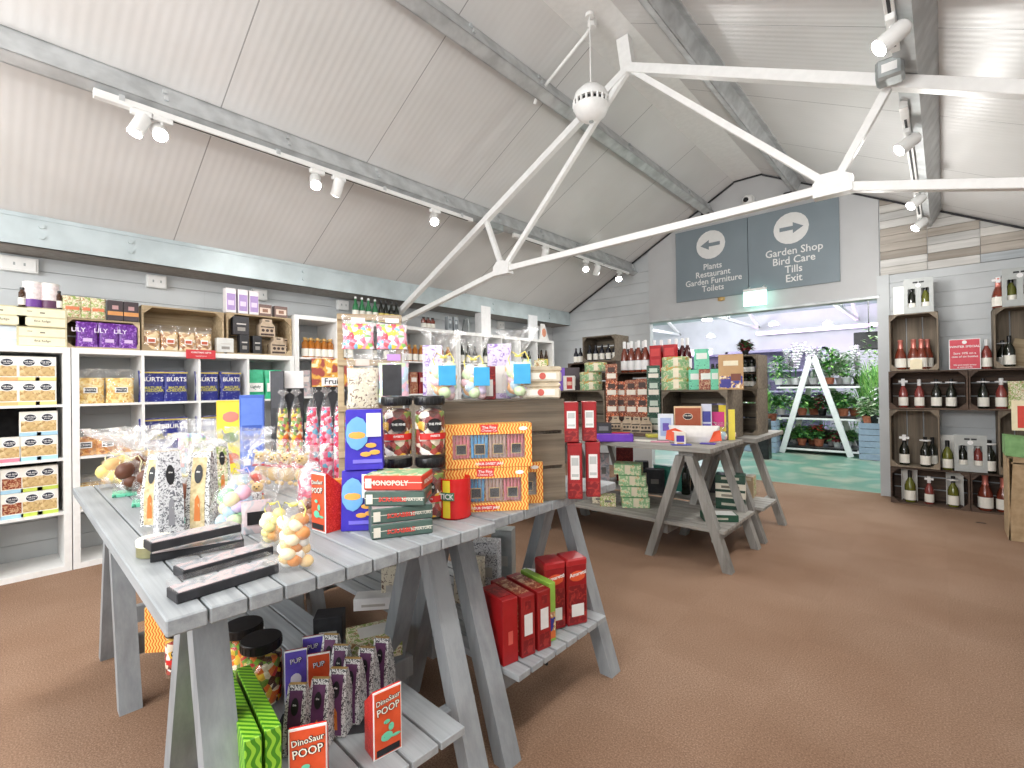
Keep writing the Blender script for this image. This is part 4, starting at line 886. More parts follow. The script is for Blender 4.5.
for i, (px, y, k, h, w) in enumerate(((771,10.2,'palm',1.5,.9),(790,10.6,'bush',1.3,.8),(806,10.3,'palm',1.45,.9),(822,10.7,'bush',1.35,.8),(838,10.3,'palm',1.5,.9),(853,10.6,'bush',1.3,.8),(866,10.2,'grass',1.7,.6),(757,10.5,'bush',1.35,.8))):
    p = at(px, 400, 'Y', y); put(('plantF', i), plant(k, h, w, .16, 'black_plastic', 130+i), 'large %s on the greenhouse floor behind the stand, %s from the left' % (kn[k], ['second','third','fourth','fifth','sixth','seventh','eighth','first'][i]), 'potted plant', (p.x, y, 0), i, 'large plants behind the plant stand', sc=1)
# ---------------------------------------------------------------- goods in and on the left shelving
def sp(key, build, label, cat, px, z, d, group=None, x=-4.345, drz=0, sc=None):
    p = at(px, 380, 'X', x); return put(key, build, label, cat, (x-d/2, p.y, z), PI/2+drz, group, sc=sc)
def cracker(band, fill):
    def b():
        w, d, h = .098, .06, .155; o = E0('cracker_box')
        part('carton', G().box(-w/2,w/2,-d/2,d/2,0,h,0,.001).box(-w/2*.86,w/2*.86,-d/2-.001,-d/2,.028,.095,1).box(-w/2,w/2,-d/2-.0008,-d/2,0,.022,2), [C((238,236,228)), fill, C(band)], o)
        g = G().disc((0,-d/2-.0014,.116), .032, 0, 1, .8).disc((0,-d/2-.002,.116), .027, 1, 1, .78).text('THE FINE', (0,-d/2-.003,.12), .012, 0, bold=.02).text('FOODS', (0,-d/2-.003,.108), .009, 0, bold=.02)
        part('badge', g, [C(W_), C((34,40,58))], o); return o
    return b
BAND = {'peach': (240,178,120), 'butter': (240,222,140), 'sky': (168,210,232), 'rose': (214,130,150), 'lime': (196,214,90)}
for row, z, cols in (('top', ZA[3], [(7,'peach','peach'),(29,'butter','butter'),(46,'butter','butter')]), ('second', ZA[2], [(9,'rose',None),(30,'sky','sky'),(47,'sky','sky')]), ('third', ZA[1], [(11,'sky','sky'),(31,'lime','lime'),(47,'lime','lime')])):
    for ci, (px, b1, b2) in enumerate(cols):
        for lv, b_ in enumerate((b1, b2)):
            if not b_: continue
            dark = (row == 'third' and ci == 0)
            sp(('crk', b_, dark), cracker(BAND[b_], 'brown_red_pack' if dark else 'crackers'), '%s-banded %s box, %s of the pair in the %s column of the %s row' % (b_, 'dark cracker' if dark else 'cracker', ['lower','upper'][lv] if b2 else 'single', ['left','middle','right'][ci], row), 'box', px, z+lv*.157, .06, 'cracker boxes')
zt = 1.476
for px, lv, lb in ((43,0,'cream drawer-fronted box, lower of the pair left of the purple bags'),(43,1,'cream drawer-fronted box under the floral tins'),(1,1,'cream drawer-fronted box at the left picture edge')):
    sp('creambox', boxpack('drawer_box', .235, .16, .125, C((206,198,160)), [('f',.04,.96,.54,.94,C((238,232,200))),('f',.04,.96,.06,.46,C((238,232,200))),('f',.45,.55,.7,.76,C((90,84,70))),('f',.5,.5,.3,.3,C((120,110,90)),'fine fudge',.02),('f',.2,.3,.76,.8,C((150,140,110)))]), lb, 'box', px, zt+lv*.128, .16, 'cream drawer boxes')
sp('bluebag', pouch('gift_pouch', .17, .08, .15, C((206,216,226)), [(.3,.7,.3,.6,C((236,240,244)))]), 'pale blue bag under the cream box at the left picture edge', 'pouch', 9, zt, .1)
for px, cap, lb in ((34,(110,60,150),'white floral tin with a purple base band on the cream boxes'),(51,(92,50,84),'white floral tin with a dark scalloped label on the cream boxes')):
    def tinb(cap=cap):
        o = E0('floral_tin'); part('tin_body', G().lathe([(.046,0),(.048,.003),(.048,.15),(.046,.155)], seg=20), [mt('floral_tin_print', (238,226,226), .35, var=14, scale=60)], o, True); part('colour_band', G().lathe([(.0488,.0),(.0488,.05)], seg=20, cap=False), [C(cap)], o, True); part('lid', G().lathe([(.047,.15),(.049,.152),(.049,.163),(.04,.167)], seg=20), [C((244,240,236))], o, True); return o
    sp(('tin', px), tinb, lb, 'tin', px, zt+.256, .1, 'floral tins')
for px, lb in ((23,'small dark bottle left of the floral tins'),(60,'small dark bottle right of the floral tins')): sp('smallb', bottle('small_bottle', .12, .018, 'beer_brown', 'cream_label', 'black_plastic', 'small'), lb, 'bottle', px, zt+.256, .05, 'small dark bottles')
def scrate(y0, y1, h, lb): return put(('scrate', round(y1-y0,2), h), crate(y1-y0, .28, h, 'pale_crate_wood', slats=2, name='display_crate'), lb, 'crate', (-4.35-.14, (y0+y1)/2, zt), PI/2, 'pale crates on the low shelving')
scrate(.385, .79, .205, 'low pale crate holding three purple bags'); scrate(.80, 1.34, .335, 'pale crate holding clear bags of biscuits'); scrate(1.36, 1.885, .34, 'pale crate holding carry boxes and black cartons')
for i, px in enumerate((88,110,129)): sp('purplebag', pouch('chocolate_bag', .118, .05, .17, 'purple_pack', [(.1,.9,.66,.8,C((235,225,245)),'LILY',.04),(.3,.7,.2,.34,C((216,190,230)))]), '%s purple foil bag in the low pale crate' % ['left','middle','right'][i], 'bag', px, zt+.013, .05, 'purple bags')
for i, (px, w) in enumerate(((73,.10),(87,.055),(99,.09))): sp(('crm', i), pouch('tea_pouch', w, .05, .145, 'floral_cream', [(.15,.85,.35,.5,C((220,130,90)))], seed=i), 'cream pouch, %s of three standing on the low pale crate' % ['left','middle','right'][i], 'pouch', px, zt+.207, .05, 'cream pouches')
for i, px in enumerate((116,132)): sp('darkpack', boxpack('coffee_pack', .085, .05, .14, C((66,56,60)), [('f',0,1,.25,.45,C((214,150,90))),('f',.3,.7,.55,.75,C((190,150,150)))]), 'dark pack with an orange band, %s of two on the low pale crate' % ['left','right'][i], 'pack', px, zt+.207, .05, 'dark packs')
for i, px in enumerate((152,171,189,205)): sp(('bisc', i % 2), pouch('biscuit_bag', .125, .08, .19, 'film', [(.3,.7,.25,.45,C(W_)),(.34,.66,.28,.4,C((190,90,60)))], seed=i, fill='biscuits'), 'clear bag of biscuits, %s from the left in the middle pale crate' % ORD[i], 'bag', px, zt+.013, .09, 'clear biscuit bags')
mt('kraft_print', (190,170,146), .7, var=10)
def carry(w=.13, h=.15, dcol=(66,50,46)):
    def b():
        o = E0('carry_box'); part('carton', G().prism([(-w/2,0),(w/2,0),(w/2,h*.62),(w*.3,h*.8),(w*.3,h),(-w*.3,h),(-w*.3,h*.8),(-w/2,h*.62)], -.04, .04, 'Y').box(-w*.42,w*.42,-.0412,-.04,h*.05,h*.16,1).box(-w*.42,w*.42,-.0412,-.04,h*.5,h*.57,1), ['kraft_print', C(dcol)], o)
        g = G()
        for k in (-1, 0, 1): g.disc((k*w*.27,-.0415,h*.34), w*.1)
        part('printed_motif', g, [C(dcol)], o); part('handle_slot', G().box(-w*.13,w*.13,-.0412,-.04,h*.86,h*.93), [C((60,48,44))], o); return o
    return b
for px, lv, lb in ((279,0,'kraft carry box at the bottom right of the right pale crate'),(268,1,'kraft carry box stacked on the black cartons'),(287,0,'kraft carry box in the corner of the right pale crate')): sp('carry', carry(), lb, 'box', px, zt+.013+lv*.152, .08, 'kraft carry boxes', x=-4.36-(.06 if px==287 else 0))
for px, lv, c, lb, w in ((226,0,(214,214,210),'pale printed carton at the left of the right pale crate',.12),(245,0,(44,44,48),'black carton left of its twin in the right pale crate',.07),(258,0,(40,40,44),'black carton with white print in the right pale crate',.07),(242,1,(52,50,54),'black patterned carton stacked at the back of the right pale crate',.12)):
    sp(('ctn', c), boxpack('gift_carton', w, .07, .15 if c[0] < 100 else .115, C(c), [('f',.2,.8,.55,.62,C((200,196,190))),('f',.25,.75,.2,.4,C((150,146,140)))]), lb, 'box', px, zt+.013+lv*.152, .07, 'cartons in the right pale crate')
for i, px in enumerate((232,244,255)): sp('lilacb', boxpack('lilac_carton', .075, .075, .20, C((232,226,226)), [('f',.08,.92,.1,.78,C((168,142,196))),('f',.2,.8,.3,.5,C((220,206,230))),('r',.08,.92,.1,.78,C((168,142,196)))], top=None), 'lilac and white bottle-shaped carton, %s of three above the right pale crate' % ['left','middle','right'][i], 'carton', px, zt+.342, .075, 'lilac cartons')
for i, px in enumerate((266,282)): sp('brownpk', boxpack('biscuit_pack', .11, .06, .095, C((120,96,90)), [('f',.1,.9,.2,.7,C((226,206,190))),('f',.3,.7,.3,.6,C((150,110,90)))]), 'brown and cream pack, %s of two on the right pale crate' % ['left','right'][i], 'pack', px, zt+.342, .06, 'brown packs')
p = at(201, 356, 'X', -4.30)
solo('shelf_notice', G().box(-.10,.10,-.004,.0,-.03,.04,0,.001).text('CHRISTMAS GIFTS', (0,-.005,.018), .017, 1, bold=.02).text('Special price', (0,-.005,-.008), .015, 1), [C((206,58,66)), C(W_)], 'small red notice fixed to the edge of the low shelving', 'sign', (p.x, p.y, 1.455), PI/2)
def bags(row, z, items, what, grp):
    for i, (key, b, px, d, lb, x) in enumerate(items): sp(key, b, lb, 'bag', px, z, d, grp, x=x)
pasta = pouch('pasta_bag', .175, .09, .24, 'film', [(.3,.72,.3,.46,C(W_)),(.34,.68,.32,.44,C((40,44,50))),(.5,.5,.38,.38,C(W_),'PASTA',.02)], seed=2, fill='pasta')
bags('', ZB[3], [('pasta', pasta, 90, .09, 'left clear bag of yellow pasta in the top row', -4.345), ('pasta', pasta, 121, .09, 'right clear bag of yellow pasta in the top row', -4.345)], '', 'pasta bags')
blue = pouch('crisp_bag', .165, .07, .23, 'blue_crisp_pack', [(.5,.5,.72,.72,C(W_),'BURTS',.045),(.5,.5,.45,.5,C((214,206,90)),'MATURE',.028),(.5,.5,.36,.36,C((214,206,90)),'CHEDDAR',.028),(.05,.95,.92,.97,C((196,176,90)))], seed=4)
for i, (px, c_) in enumerate(((153,'second'),(176,'second'),(208,'third'),(231,'third'))): sp('crisp', blue, 'navy crisp bag, %s of two in the %s cube of the top row' % (['left','right'][i % 2], c_), 'bag', px, ZB[3], .07, 'navy crisp bags', drz=rad([-4,5,-6,4][i]))
gb_ = pouch('crisp_bag', .15, .07, .25, mt('teal_foil', (56,180,134), .3, var=12), [(.1,.9,.25,.55,C(W_)),(.5,.5,.42,.42,C((60,90,80)),'Lightly',.03)], seed=6)
for i, (px, x) in enumerate(((256,-4.345),(274,-4.345),(262,-4.44))): sp('tealbag', gb_, 'teal green foil bag, %s in the fourth cube of the top row' % ['left front','right front','rearmost'][i], 'bag', px, ZB[3], .07, 'teal bags', x=x, drz=rad(-8+i*9))
cr_ = pouch('crisp_bag', .14, .08, .17, 'film', [(.28,.74,.3,.55,C(W_)),(.32,.7,.34,.51,C((44,48,60))),(.5,.5,.42,.42,C(W_),'CRISPS',.018)], seed=8, fill='crisps')
for i, (px, x) in enumerate(((85,-4.345),(107,-4.345),(128,-4.345),(96,-4.47))): sp('nachos', cr_, 'clear bag of orange crisps, %s in the second row' % ['left','middle','right','rear'][i], 'bag', px, ZB[2], .08, 'clear crisp bags', x=x)
for i, px in enumerate((153,176,208,231)): sp('crisp', blue, 'navy crisp bag, %s from the left in the second row behind the sweets' % ORD[i], 'bag', px, ZB[2], .07, 'navy crisp bags', drz=rad([5,-5,4,-8][i]))
pale = pouch('pasta_bag', .15, .10, .20, 'film', [(.3,.7,.3,.42,C(W_))], seed=9, fill='pasta')
for i, (px, x) in enumerate(((86,-4.345),(102,-4.345),(94,-4.46),(121,-4.345))): sp('paleb', pale, 'clear bag of pale pasta, %s in the third row' % ['left','middle','rear','right'][i], 'bag', px, ZB[1], .1, 'pale pasta bags', x=x)
solo('laminate_sheet', G().box(-.3,0,-.15,.22,0,.20,0,.001), [C((206,210,214))], 'pale boxed-in panel standing in the bottom cube below the cracker boxes', 'panel', (-4.38, .13, .04)) if 0 else None
honey = bottle('sauce_bottle', .185, .032, 'amber_liquid', 'cream_label', 'gold_card', 'small')
for i, px in enumerate((307,313,319.5,326,332)):
    sp('honey', honey, 'amber sauce bottle, %s from the left in the top cube of the tall shelving' % ORD[i], 'bottle', px, ZC[4], .06, 'amber bottles in the first tall cube'); sp('honey', honey, 'amber bottle, %s from the left in the back row of the first tall cube' % ORD[i], 'bottle', px+2, ZC[4], .06, 'amber bottles in the first tall cube', x=-4.44)
for i, px in enumerate((345,352,376,388)): sp('darkb', bottle('beer_bottle', .22, .03, 'wine_dark', 'cream_label', 'black_plastic', 'beer'), 'dark bottle, %s behind the hanging sweet bags in the top tall row' % ORD[i], 'bottle', px, ZC[4], .06, 'dark bottles behind the sweets')
for i, px in enumerate((405,411,417,423)): sp('honey', honey, 'amber bottle, %s from the left in the top cube right of the hanging sweets' % ORD[i], 'bottle', px, ZC[4], .06, 'amber bottles right of the sweets')
for i, px in enumerate((436,443,450)): sp('honey', honey, 'amber bottle, %s of three in the cube behind the left egg bag' % ORD[i], 'bottle', px, ZC[4], .06, 'amber bottles in the last cube')
for i, (px, k) in enumerate(((305,'grey_picture_lid'),(320,'grey_picture_lid'),(405,'dark_red_pack'),(414,'brown_red_pack'),(423,'dark_red_pack'),(437,'lilac_scroll'),(447,'floral_cream'))):
    sp(('pk4', k), boxpack('snack_box', .10, .07, .24, k, [('f',.15,.85,.55,.75,C((236,226,220)))]), 'tall printed snack box, %s along the second row of the first tall unit' % ORD[i], 'box', px, ZC[3], .07, 'tall snack boxes')
for i, (px, k) in enumerate(((306,'green_pack'),(318,'hamper_print'),(330,'tan_pack'),(408,'brown_red_pack'),(420,'orange_pack'),(440,'hamper_print'))):
    sp(('pk3', k), boxpack('snack_box', .11, .08, .2, k, [('f',.2,.8,.3,.6,C((230,220,200)))]), 'printed snack box, %s along the third row of the first tall unit' % ORD[i], 'box', px, ZC[2], .08, 'third row snack boxes')
beerD = bottle('beer_bottle', .21, .03, 'wine_dark', 'mintlab', 'black_plastic', 'beer'); mt('mintlab', (196,226,220), .5, var=3); mt('yellowlab', (226,206,110), .5, var=3)
for i, px in enumerate((522,526.5,531)): sp('beerD', beerD, 'dark bottle with a pale mint label, %s of three in the far tall unit' % ['left','middle','right'][i], 'bottle', px, ZD[4], .06, 'mint labelled bottles')
for i, px in enumerate((539,543.5,548)): sp('beerY', bottle('beer_bottle', .24, .031, 'beer_brown', 'yellowlab', 'black_plastic', 'beer'), 'dark bottle with a yellow label, %s of three in the last far cube' % ['left','middle','right'][i], 'bottle', px, ZD[4], .06, 'yellow labelled bottles')
for i, px in enumerate((464,470,477,487,494,505,510)): sp('darkb', None, 'dark bottle, %s along the far tall unit above the egg bags' % ORD[i], 'bottle', px, ZD[4], .06, 'dark bottles in the far tall unit')
for i, (px, k) in enumerate(((468,'grey_picture_lid'),(478,'brown_red_pack'),(490,'hamper_print'),(507,'dark_red_pack'),(524,'green_pack'),(543,'tan_pack'))):
    sp(('pk3', k), boxpack('snack_box', .11, .08, .2, k, [('f',.2,.8,.3,.6,C((230,220,200)))]), 'printed snack box, %s along the second row of the far tall unit' % ORD[i], 'box', px, ZD[3], .08, 'far row snack boxes')
zT = 1.851
mt('greenlab', (120,190,140), .5, var=3)
for i, px in enumerate((358,364.5,371,377.5)): sp('fizzgreen', bottle('soda_bottle', .25, .031, 'beer_green', 'cream_label', 'white_card', 'beer'), 'green glass bottle, %s from the left on top of the tall shelving' % ORD[i], 'bottle', px, zT, .06, 'green bottles on top')
for i, px in enumerate((383.5,388.5,394,399)): sp('beerT', bottle('beer_bottle', .25, .031, 'wine_dark', 'yellowlab', 'black_plastic', 'beer'), 'dark bottle with a yellow label, %s from the left on top of the tall shelving' % ORD[i], 'bottle', px, zT, .06, 'dark bottles on top')
for i, px in enumerate((426,430.5,435)): sp('jarT', bottle('sauce_jar', .13, .03, 'wine_rose', 'cream_label', 'black_plastic', 'small'), 'small reddish jar, %s of three on top of the tall shelving' % ['left','middle','right'][i], 'jar', px, zT, .06, 'reddish jars on top')
for i, px in enumerate((451,457)): sp('lantern', boxpack('grey_carton', .07, .06, .17, C((150,156,160)), [('f',.15,.85,.15,.8,C((110,116,122))),('f',.3,.7,.5,.7,C((190,196,198)))]), 'small grey carton, %s of two on top of the tall shelving' % ['left','right'][i], 'carton', px, zT, .06, 'grey cartons on top')
sp('hook', lambda: part('cable_hook', G().tube([(-.06,0,0),(-.02,0,.15),(.03,0,.18),(.05,0,.12),(.05,0,0)], .014), ['metal_box'], None, True), 'grey bent loop standing on top of the tall shelving', 'hook', 468, zT, .06)
sp('whitebox', boxpack('white_box', .17, .12, .36, C((242,242,242)), []), 'tall plain white box on top of the tall shelving', 'box', 487, zT, .12)
sp('whitebrd', boxpack('white_board', .2, .02, .34, C((232,234,236)), []), 'white upright board on top of the far end of the tall shelving', 'board', 534, zT, .02)
sp('piccard', lambda: part('picture_card', G().prism([(-.10,0),(.12,0),(.02,.24),(-.06,.24)], -.01, .01, 'Y').blob((0,-.011,.11), .05, (1,.1,1.3), 1), [C((236,234,230)), C((222,150,120))], None), 'white pointed card with an orange picture at the shelving end', 'card', 545, zT, .03)
# ---------------------------------------------------------------- goods on and under the two front tables
TZ, SZ2 = .7655, .2505
def fc(p): t = CAM-Vector(p); return math.atan2(t.x, -t.y)
def tp(key, build, label, cat, px, py, turn=0, group=None, z=TZ, sc=None, absrz=None, lift=0):
    p = at(px, py, 'Z', z); rz = absrz if absrz is not None else fc(p)+turn
    return put(key, build, label, cat, (p.x, p.y, z+lift), rz, group, sc=sc)
# flat black pen boxes under clear lids
def penbox():
    o = E0('slim_gift_box'); part('tray', G().box(-.115,.115,-.028,.028,0,.020,0,.0015), ['black_card'], o); part('printed_card', G().box(-.11,.11,-.026,.026,.0201,.0215,0), ['grey_picture_lid'], o)
    part('clear_lid', G().box(-.116,.116,-.029,.029,.0218,.036,0,.001), ['clear_plastic'], o); return o
def line(p1, p2, z): a, b = at(*p1, 'Z', z), at(*p2, 'Z', z); return (a+b)/2, math.atan2(b.y-a.y, b.x-a.x), (b-a).length
for p1, p2, z, lb in (((178,605),(279,573),TZ,'slim black gift box nearest the table end'),((186,580),(272,555),TZ+0,'slim black gift box second from the table end'),((163,561),(233,549),TZ,'bottom slim black gift box of the stack beside the round tin'),((163,550),(232,534),TZ+.0365,'top slim black gift box of the stack beside the round tin')):
    c, a, L = line(p1, p2, z); n = Vector((-math.sin(a), math.cos(a), 0)); c = c+n*.03
    put('penbox', penbox, lb, 'box', (c.x, c.y, z), a, 'slim black gift boxes', sc=(max(.85, min(1.1, L/.232)),1,1))
def tinr():
    o = E0('round_tin'); part('tin_body', G().lathe([(.036,0),(.038,.002),(.038,.03)], seg=24), [mt('olive_tin', (142,140,104), .35, .3)], o, True); part('lid', G().lathe([(.0385,.026),(.039,.04),(.036,.043),(.001,.0445)], seg=24), [C((232,232,214))], o, True); return o
tp('tinr', tinr, 'round olive tin with a cream lid on the table corner', 'tin', 155, 554)
tE = tent(.062, .06, .235, 'black_leaf_print', 'black_leaf_print', motif='floral_cream'); tO = tent(.066, .064, .225, 'black_leaf_print', 'black_leaf_print', motif=mt('straw_print', (206,186,140), .5, var=22, scale=60))
tp('tentgrey', tent(.062, .06, .235, 'grey_scroll_print', 'grey_scroll_print', motif='grey_scroll_print', shape=(150,150,156)), 'white tapering carton with grey scrollwork near the round tin', 'carton', 169, 533, rad(12), 'tapering cartons on the front table')
tp('tentor', tO, 'black and white leaf-print carton with an orange front left of the pastel eggs', 'carton', 203, 527, rad(-25), 'tapering cartons on the front table')
for i, (px, py) in enumerate(((196,500),(208,494),(221,498))): tp('tenta', tE, 'leaf-print tapering carton, %s of three behind the pastel egg bag' % ['left','middle','right'][i], 'carton', px, py, rad(-10+i*12), 'tapering cartons on the front table', sc=.9)
tp('tentor', tO, 'leaf-print carton with an orange side half hidden behind the grey scroll carton', 'carton', 158, 524, rad(-40), 'tapering cartons on the front table', sc=.95)
pas = [(244,190,208),(190,220,240),(206,236,180),(250,236,190),(220,200,240),(156,214,170)]
tp('pastelbag', cello(.115, .07, .17, None, tie=None, tz=.86, blobs=(pas, .022), seed=5, flare=.5), 'clear bag of large pastel eggs beside the slim black boxes', 'bag', 233, 530, rad(5))
eggc = [(88,50,32),(108,64,40),(96,54,34),(112,66,42),(226,196,96)]
for i, (px, py, col, base, lb) in enumerate(((116,487,[(240,214,130),(226,180,120)],None,'film-wrapped gift of pale yellow chicks at the far left of the table'),(131,494,eggc,'mint_pack','film-wrapped chocolate egg on a green base, left of its twin'),(152,503,eggc,'mint_pack','film-wrapped chocolate egg on a green base beside the grey scroll carton'),(186,520,[(112,64,44),(150,90,66)],'mint_pack','large film-wrapped chocolate egg behind the orange-fronted carton'),(140,480,[(200,160,90),(120,70,44)],None,'film-wrapped chocolate gift at the back left of the table'))):
    tp(('egg', i), cello(.115, .09, .25, None, flare=1.35, tie=C((240,232,190)), tz=.56, blobs=(col, .034), base_mat=base, seed=11+i, film='film_soft'), lb, 'gift bag', px, py, 0, 'film-wrapped chocolate gifts')
for i, px in enumerate((184,191,198,205,212,219)): tp('stick', pouch('sweet_stick', .05, .03, .27, 'film', [(.35,.65,.15,.6,C((240,196,196)))], seed=20, fill='sweets_pastel'), 'tall white-wrapped sweet stick, %s from the left in the row at the back' % ORD[i], 'sweet', px, 475-(i % 2), rad(-20), 'white-wrapped sweet sticks')
def yellowc():
    g = G().box(-.06,.06,-.02,.02,0,.36,0,.001).box(-.056,.056,-.021,-.02,.01,.35,1)
    for k, c_ in ((.28,2),(.18,3),(.08,4)): g.blob((0,-.021,k), .036, (1,.05,.75), c_)
    return part('sweet_box', g, [C((226,200,60)), C((246,224,70)), C((232,140,120)), C((110,140,70)), C((214,120,90))], None)
tp('yellowc', yellowc, 'tall yellow picture box behind the white sweet sticks', 'box', 232, 474, rad(-8))
tp('bluec', boxpack('sweet_box', .105, .04, .385, C((74,108,200)), [('f',.06,.94,.04,.96,C((100,134,222))),('f',.1,.9,.55,.62,C((60,90,180))),('f',.12,.88,.3,.5,C((70,100,196))),('f',.14,.44,.12,.2,C(W_)),('f',.56,.86,.12,.2,C(W_))]), 'tall blue box with two white spots beside the yellow box', 'box', 253, 474, rad(-6))
# header-card display stands with hanging tubes
def dstand(w, h, head, hm, textl=None):
    def b():
        o = E0('sweet_display'); part('back_board', G().box(-w/2,w/2,.02,.03,0,h,0,.001), ['black_card'], o); part('base_tray', G().box(-w/2,w/2,-.05,.03,0,.02,0,.002), ['black_card'], o)
        g = G().box(-w/2*1.02,w/2*1.02,-.01,.0,h,h+head,0,.001); ms = [hm]
        if textl: ms += [C(W_), C(K_)]; g.box(-w*.27,w*.27,-.0112,-.01,h+head*.04,h+head*.32,1).text(textl, (0,-.012,h+head*.18), head*.3, 2, bold=.01)
        part('header_card', g, ms, o); return o
    return b
tp('dstand1', dstand(.15, .415, .085, 'white_card'), 'black sweet display with a plain white header card', 'display', 288, 472, rad(-6))
for i, (px, k) in enumerate(((284,'sweets_rainbow'),(297,'sweets_rainbow'))): tp(('tube', k), cello(.062, .045, .41, k, tie=None, tz=.93, flare=.4, seed=31), 'clear tube of bright wrapped sweets, %s of two under the white header' % ['left','right'][i], 'sweet bag', px, 480, 0, 'rainbow sweet tubes')
tp('dstand2', dstand(.19, .42, .14, 'fruit_photo', 'Fruit'), 'sweet display with a fruit picture header reading Fruit', 'display', 334, 471, rad(-4))
for i, px in enumerate((313,327,341)): tp('tubep', cello(.066, .045, .415, 'sweets_pink', tie=None, tz=.93, flare=.4, seed=33), 'clear tube of pink sweets, %s of three under the fruit header' % ['left','middle','right'][i], 'sweet bag', px, 480, 0, 'pink sweet tubes')
p = at(270, 473, 'Z', TZ); solo('price_board', G().box(-.034,.034,-.003,.003,.0,.50).box(-.031,.031,-.0035,-.003,.32,.497,1), ['black_card', C((54,54,60))], 'tall blank black card beside the white display header', 'card', (p.x+.05, p.y+.02, TZ), fc(p)+rad(-30))
# teddy biscuit packs
def teddy(seed):
    def b():
        o = E0('teddy_pack'); w, h = .095, .2; part('film_wrap', pouch_g(w, .045, h, seed=seed), ['film'], o, True)
        g = G().blob((0,-.005,h*.3), w*.33, (1,.5,1.1), 0).blob((0,-.008,h*.62), w*.28, (1,.5,.9), 0)
        for s_ in (-1, 1): g.blob((s_*w*.24,-.006,h*.74), w*.1, (1,.6,1), 0).blob((s_*w*.1,-.028,h*.65), w*.035, (1,.6,1), 1).blob((s_*w*.2,-.018,h*.12), w*.12, (1,.6,.8), 0)
        g.blob((0,-.03,h*.6), w*.04, (1.3,.6,.9), 1); part('sweet_bear', g, [C((232,198,130)), C((60,40,30))], o, True); part('red_ribbon', G().box(-w*.3,w*.3,-.026,-.02,h*.44,h*.49,0,.003), [C((200,40,44))], o); return o
    return b
for i, (px, py) in enumerate(((262,486),(275,487),(288,488),(303,489))): tp('teddy', teddy(3), 'clear pack with a cream bear-shaped sweet, %s of the row of four' % ORD[i], 'sweet pack', px, py, rad(-25), 'bear-shaped sweet packs')
tp('teddy', teddy(3), 'bear-shaped sweet pack lying in front of the row beside the pastel eggs', 'sweet pack', 258, 513, rad(-10), 'bear-shaped sweet packs', sc=.7)
tp('cloud', cello(.10, .08, .26, 'sweets_pastel', flare=1.7, tie=C((230,210,240)), tz=.42, seed=41, film='film_soft'), 'billowing white film gift bag behind the pastel eggs', 'gift bag', 241, 500)
tp('redegg', cello(.09, .06, .15, None, flare=1.2, tie=None, tz=.7, blobs=([(214,50,44),(230,90,70),(240,200,180)], .02), seed=43), 'clear bag of red foiled eggs beside the white film bag', 'bag', 254, 497)
for i, (px, py, col) in enumerate(((248,523,'black_leaf_print'),(257,532,'grey_picture_lid'))): tp(('smk', i), pouch('sweet_pouch', .08, .04, .09, col, [(.2,.8,.3,.7,C(K_))], seed=50+i), 'small dark-labelled pouch, %s beside the pastel egg bag' % ['upper','lower'][i], 'pouch', px, py, 0, 'dark-labelled pouches')
mush = [(240,206,150),(246,244,236),(222,150,90),(250,236,200)]
tp('marsh1', cello(.062, .045, .22, None, flare=.95, tie=C((238,230,120)), tz=.5, blobs=([(246,240,214),(240,226,150),(214,160,90)], .016), seed=61), 'clear bag of pale sweets tied with a yellow bow, left of the taller one', 'sweet bag', 273, 546, 0, 'bow-tied sweet bags')
tp('marsh2', cello(.085, .055, .245, None, flare=.85, tie=C((240,236,140)), tz=.6, blobs=(mush, .017), seed=62), 'clear bag of mushroom sweets tied with a yellow bow at the table edge', 'sweet bag', 294, 570, 0, 'bow-tied sweet bags')
tp('pinkfilm', cello(.10, .07, .21, 'sweets_pink', flare=.9, tie=None, tz=.75, seed=63, film='film_soft'), 'crinkled clear bag of pink sweets left of the red glitter box', 'sweet bag', 312, 505)
tp('nest', cello(.08, .06, .10, None, tie=None, tz=.8, blobs=([(120,74,50),(196,150,110),(236,220,196)], .015), seed=64, flare=.6), 'small bag of brown nest sweets beside the red glitter box', 'sweet bag', 308, 522)
tp('orangebox', boxpack('sweet_box', .05, .04, .10, C((232,140,44)), [('f',.1,.9,.55,.85,C((246,196,80))),('f',.1,.9,.1,.45,C((170,70,50)))]), 'small orange box between the red glitter box and the blue boxes', 'box', 340, 508, 0)
def dino(p, w, d, h):
    y = -d/2-.006
    for c_, r_, s_, m in (((-.004,y,h*.30),w*.17,(1.25,.05,.9),3),((.008,y,h*.42),w*.1,(1,.05,1.3),3),((-.004,y-.001,h*.52),w*.09,(1.3,.05,.8),3),((w*.27,y,h*.27),w*.11,(1.6,.05,.5),3)): p.blob(c_, r_, s_, m)
    p.box(-w*.4,w*.4,y,-d/2-.0043,h*.05,h*.14,4)
mt('poop_orange', (222,84,44), .45)
dn = lambda face, side, L: gable(.076, .055, .168, face, side, L, (246,240,226), dino)
dL = (('DinoSaur',.84,.0185),('POOP',.70,.025))
p = at(393, 760, 'Z', SZ2)
tp('dinoT', gable(.07, .06, .168, 'poop_orange', 'red_glitter', (('DinoSaur',.84,.016),('POOP',.70,.022)), (246,240,226), dino), 'orange picture box with a red glitter side standing on the front table top', 'novelty box', 329, 529, rad(-58), 'dinosaur novelty boxes')
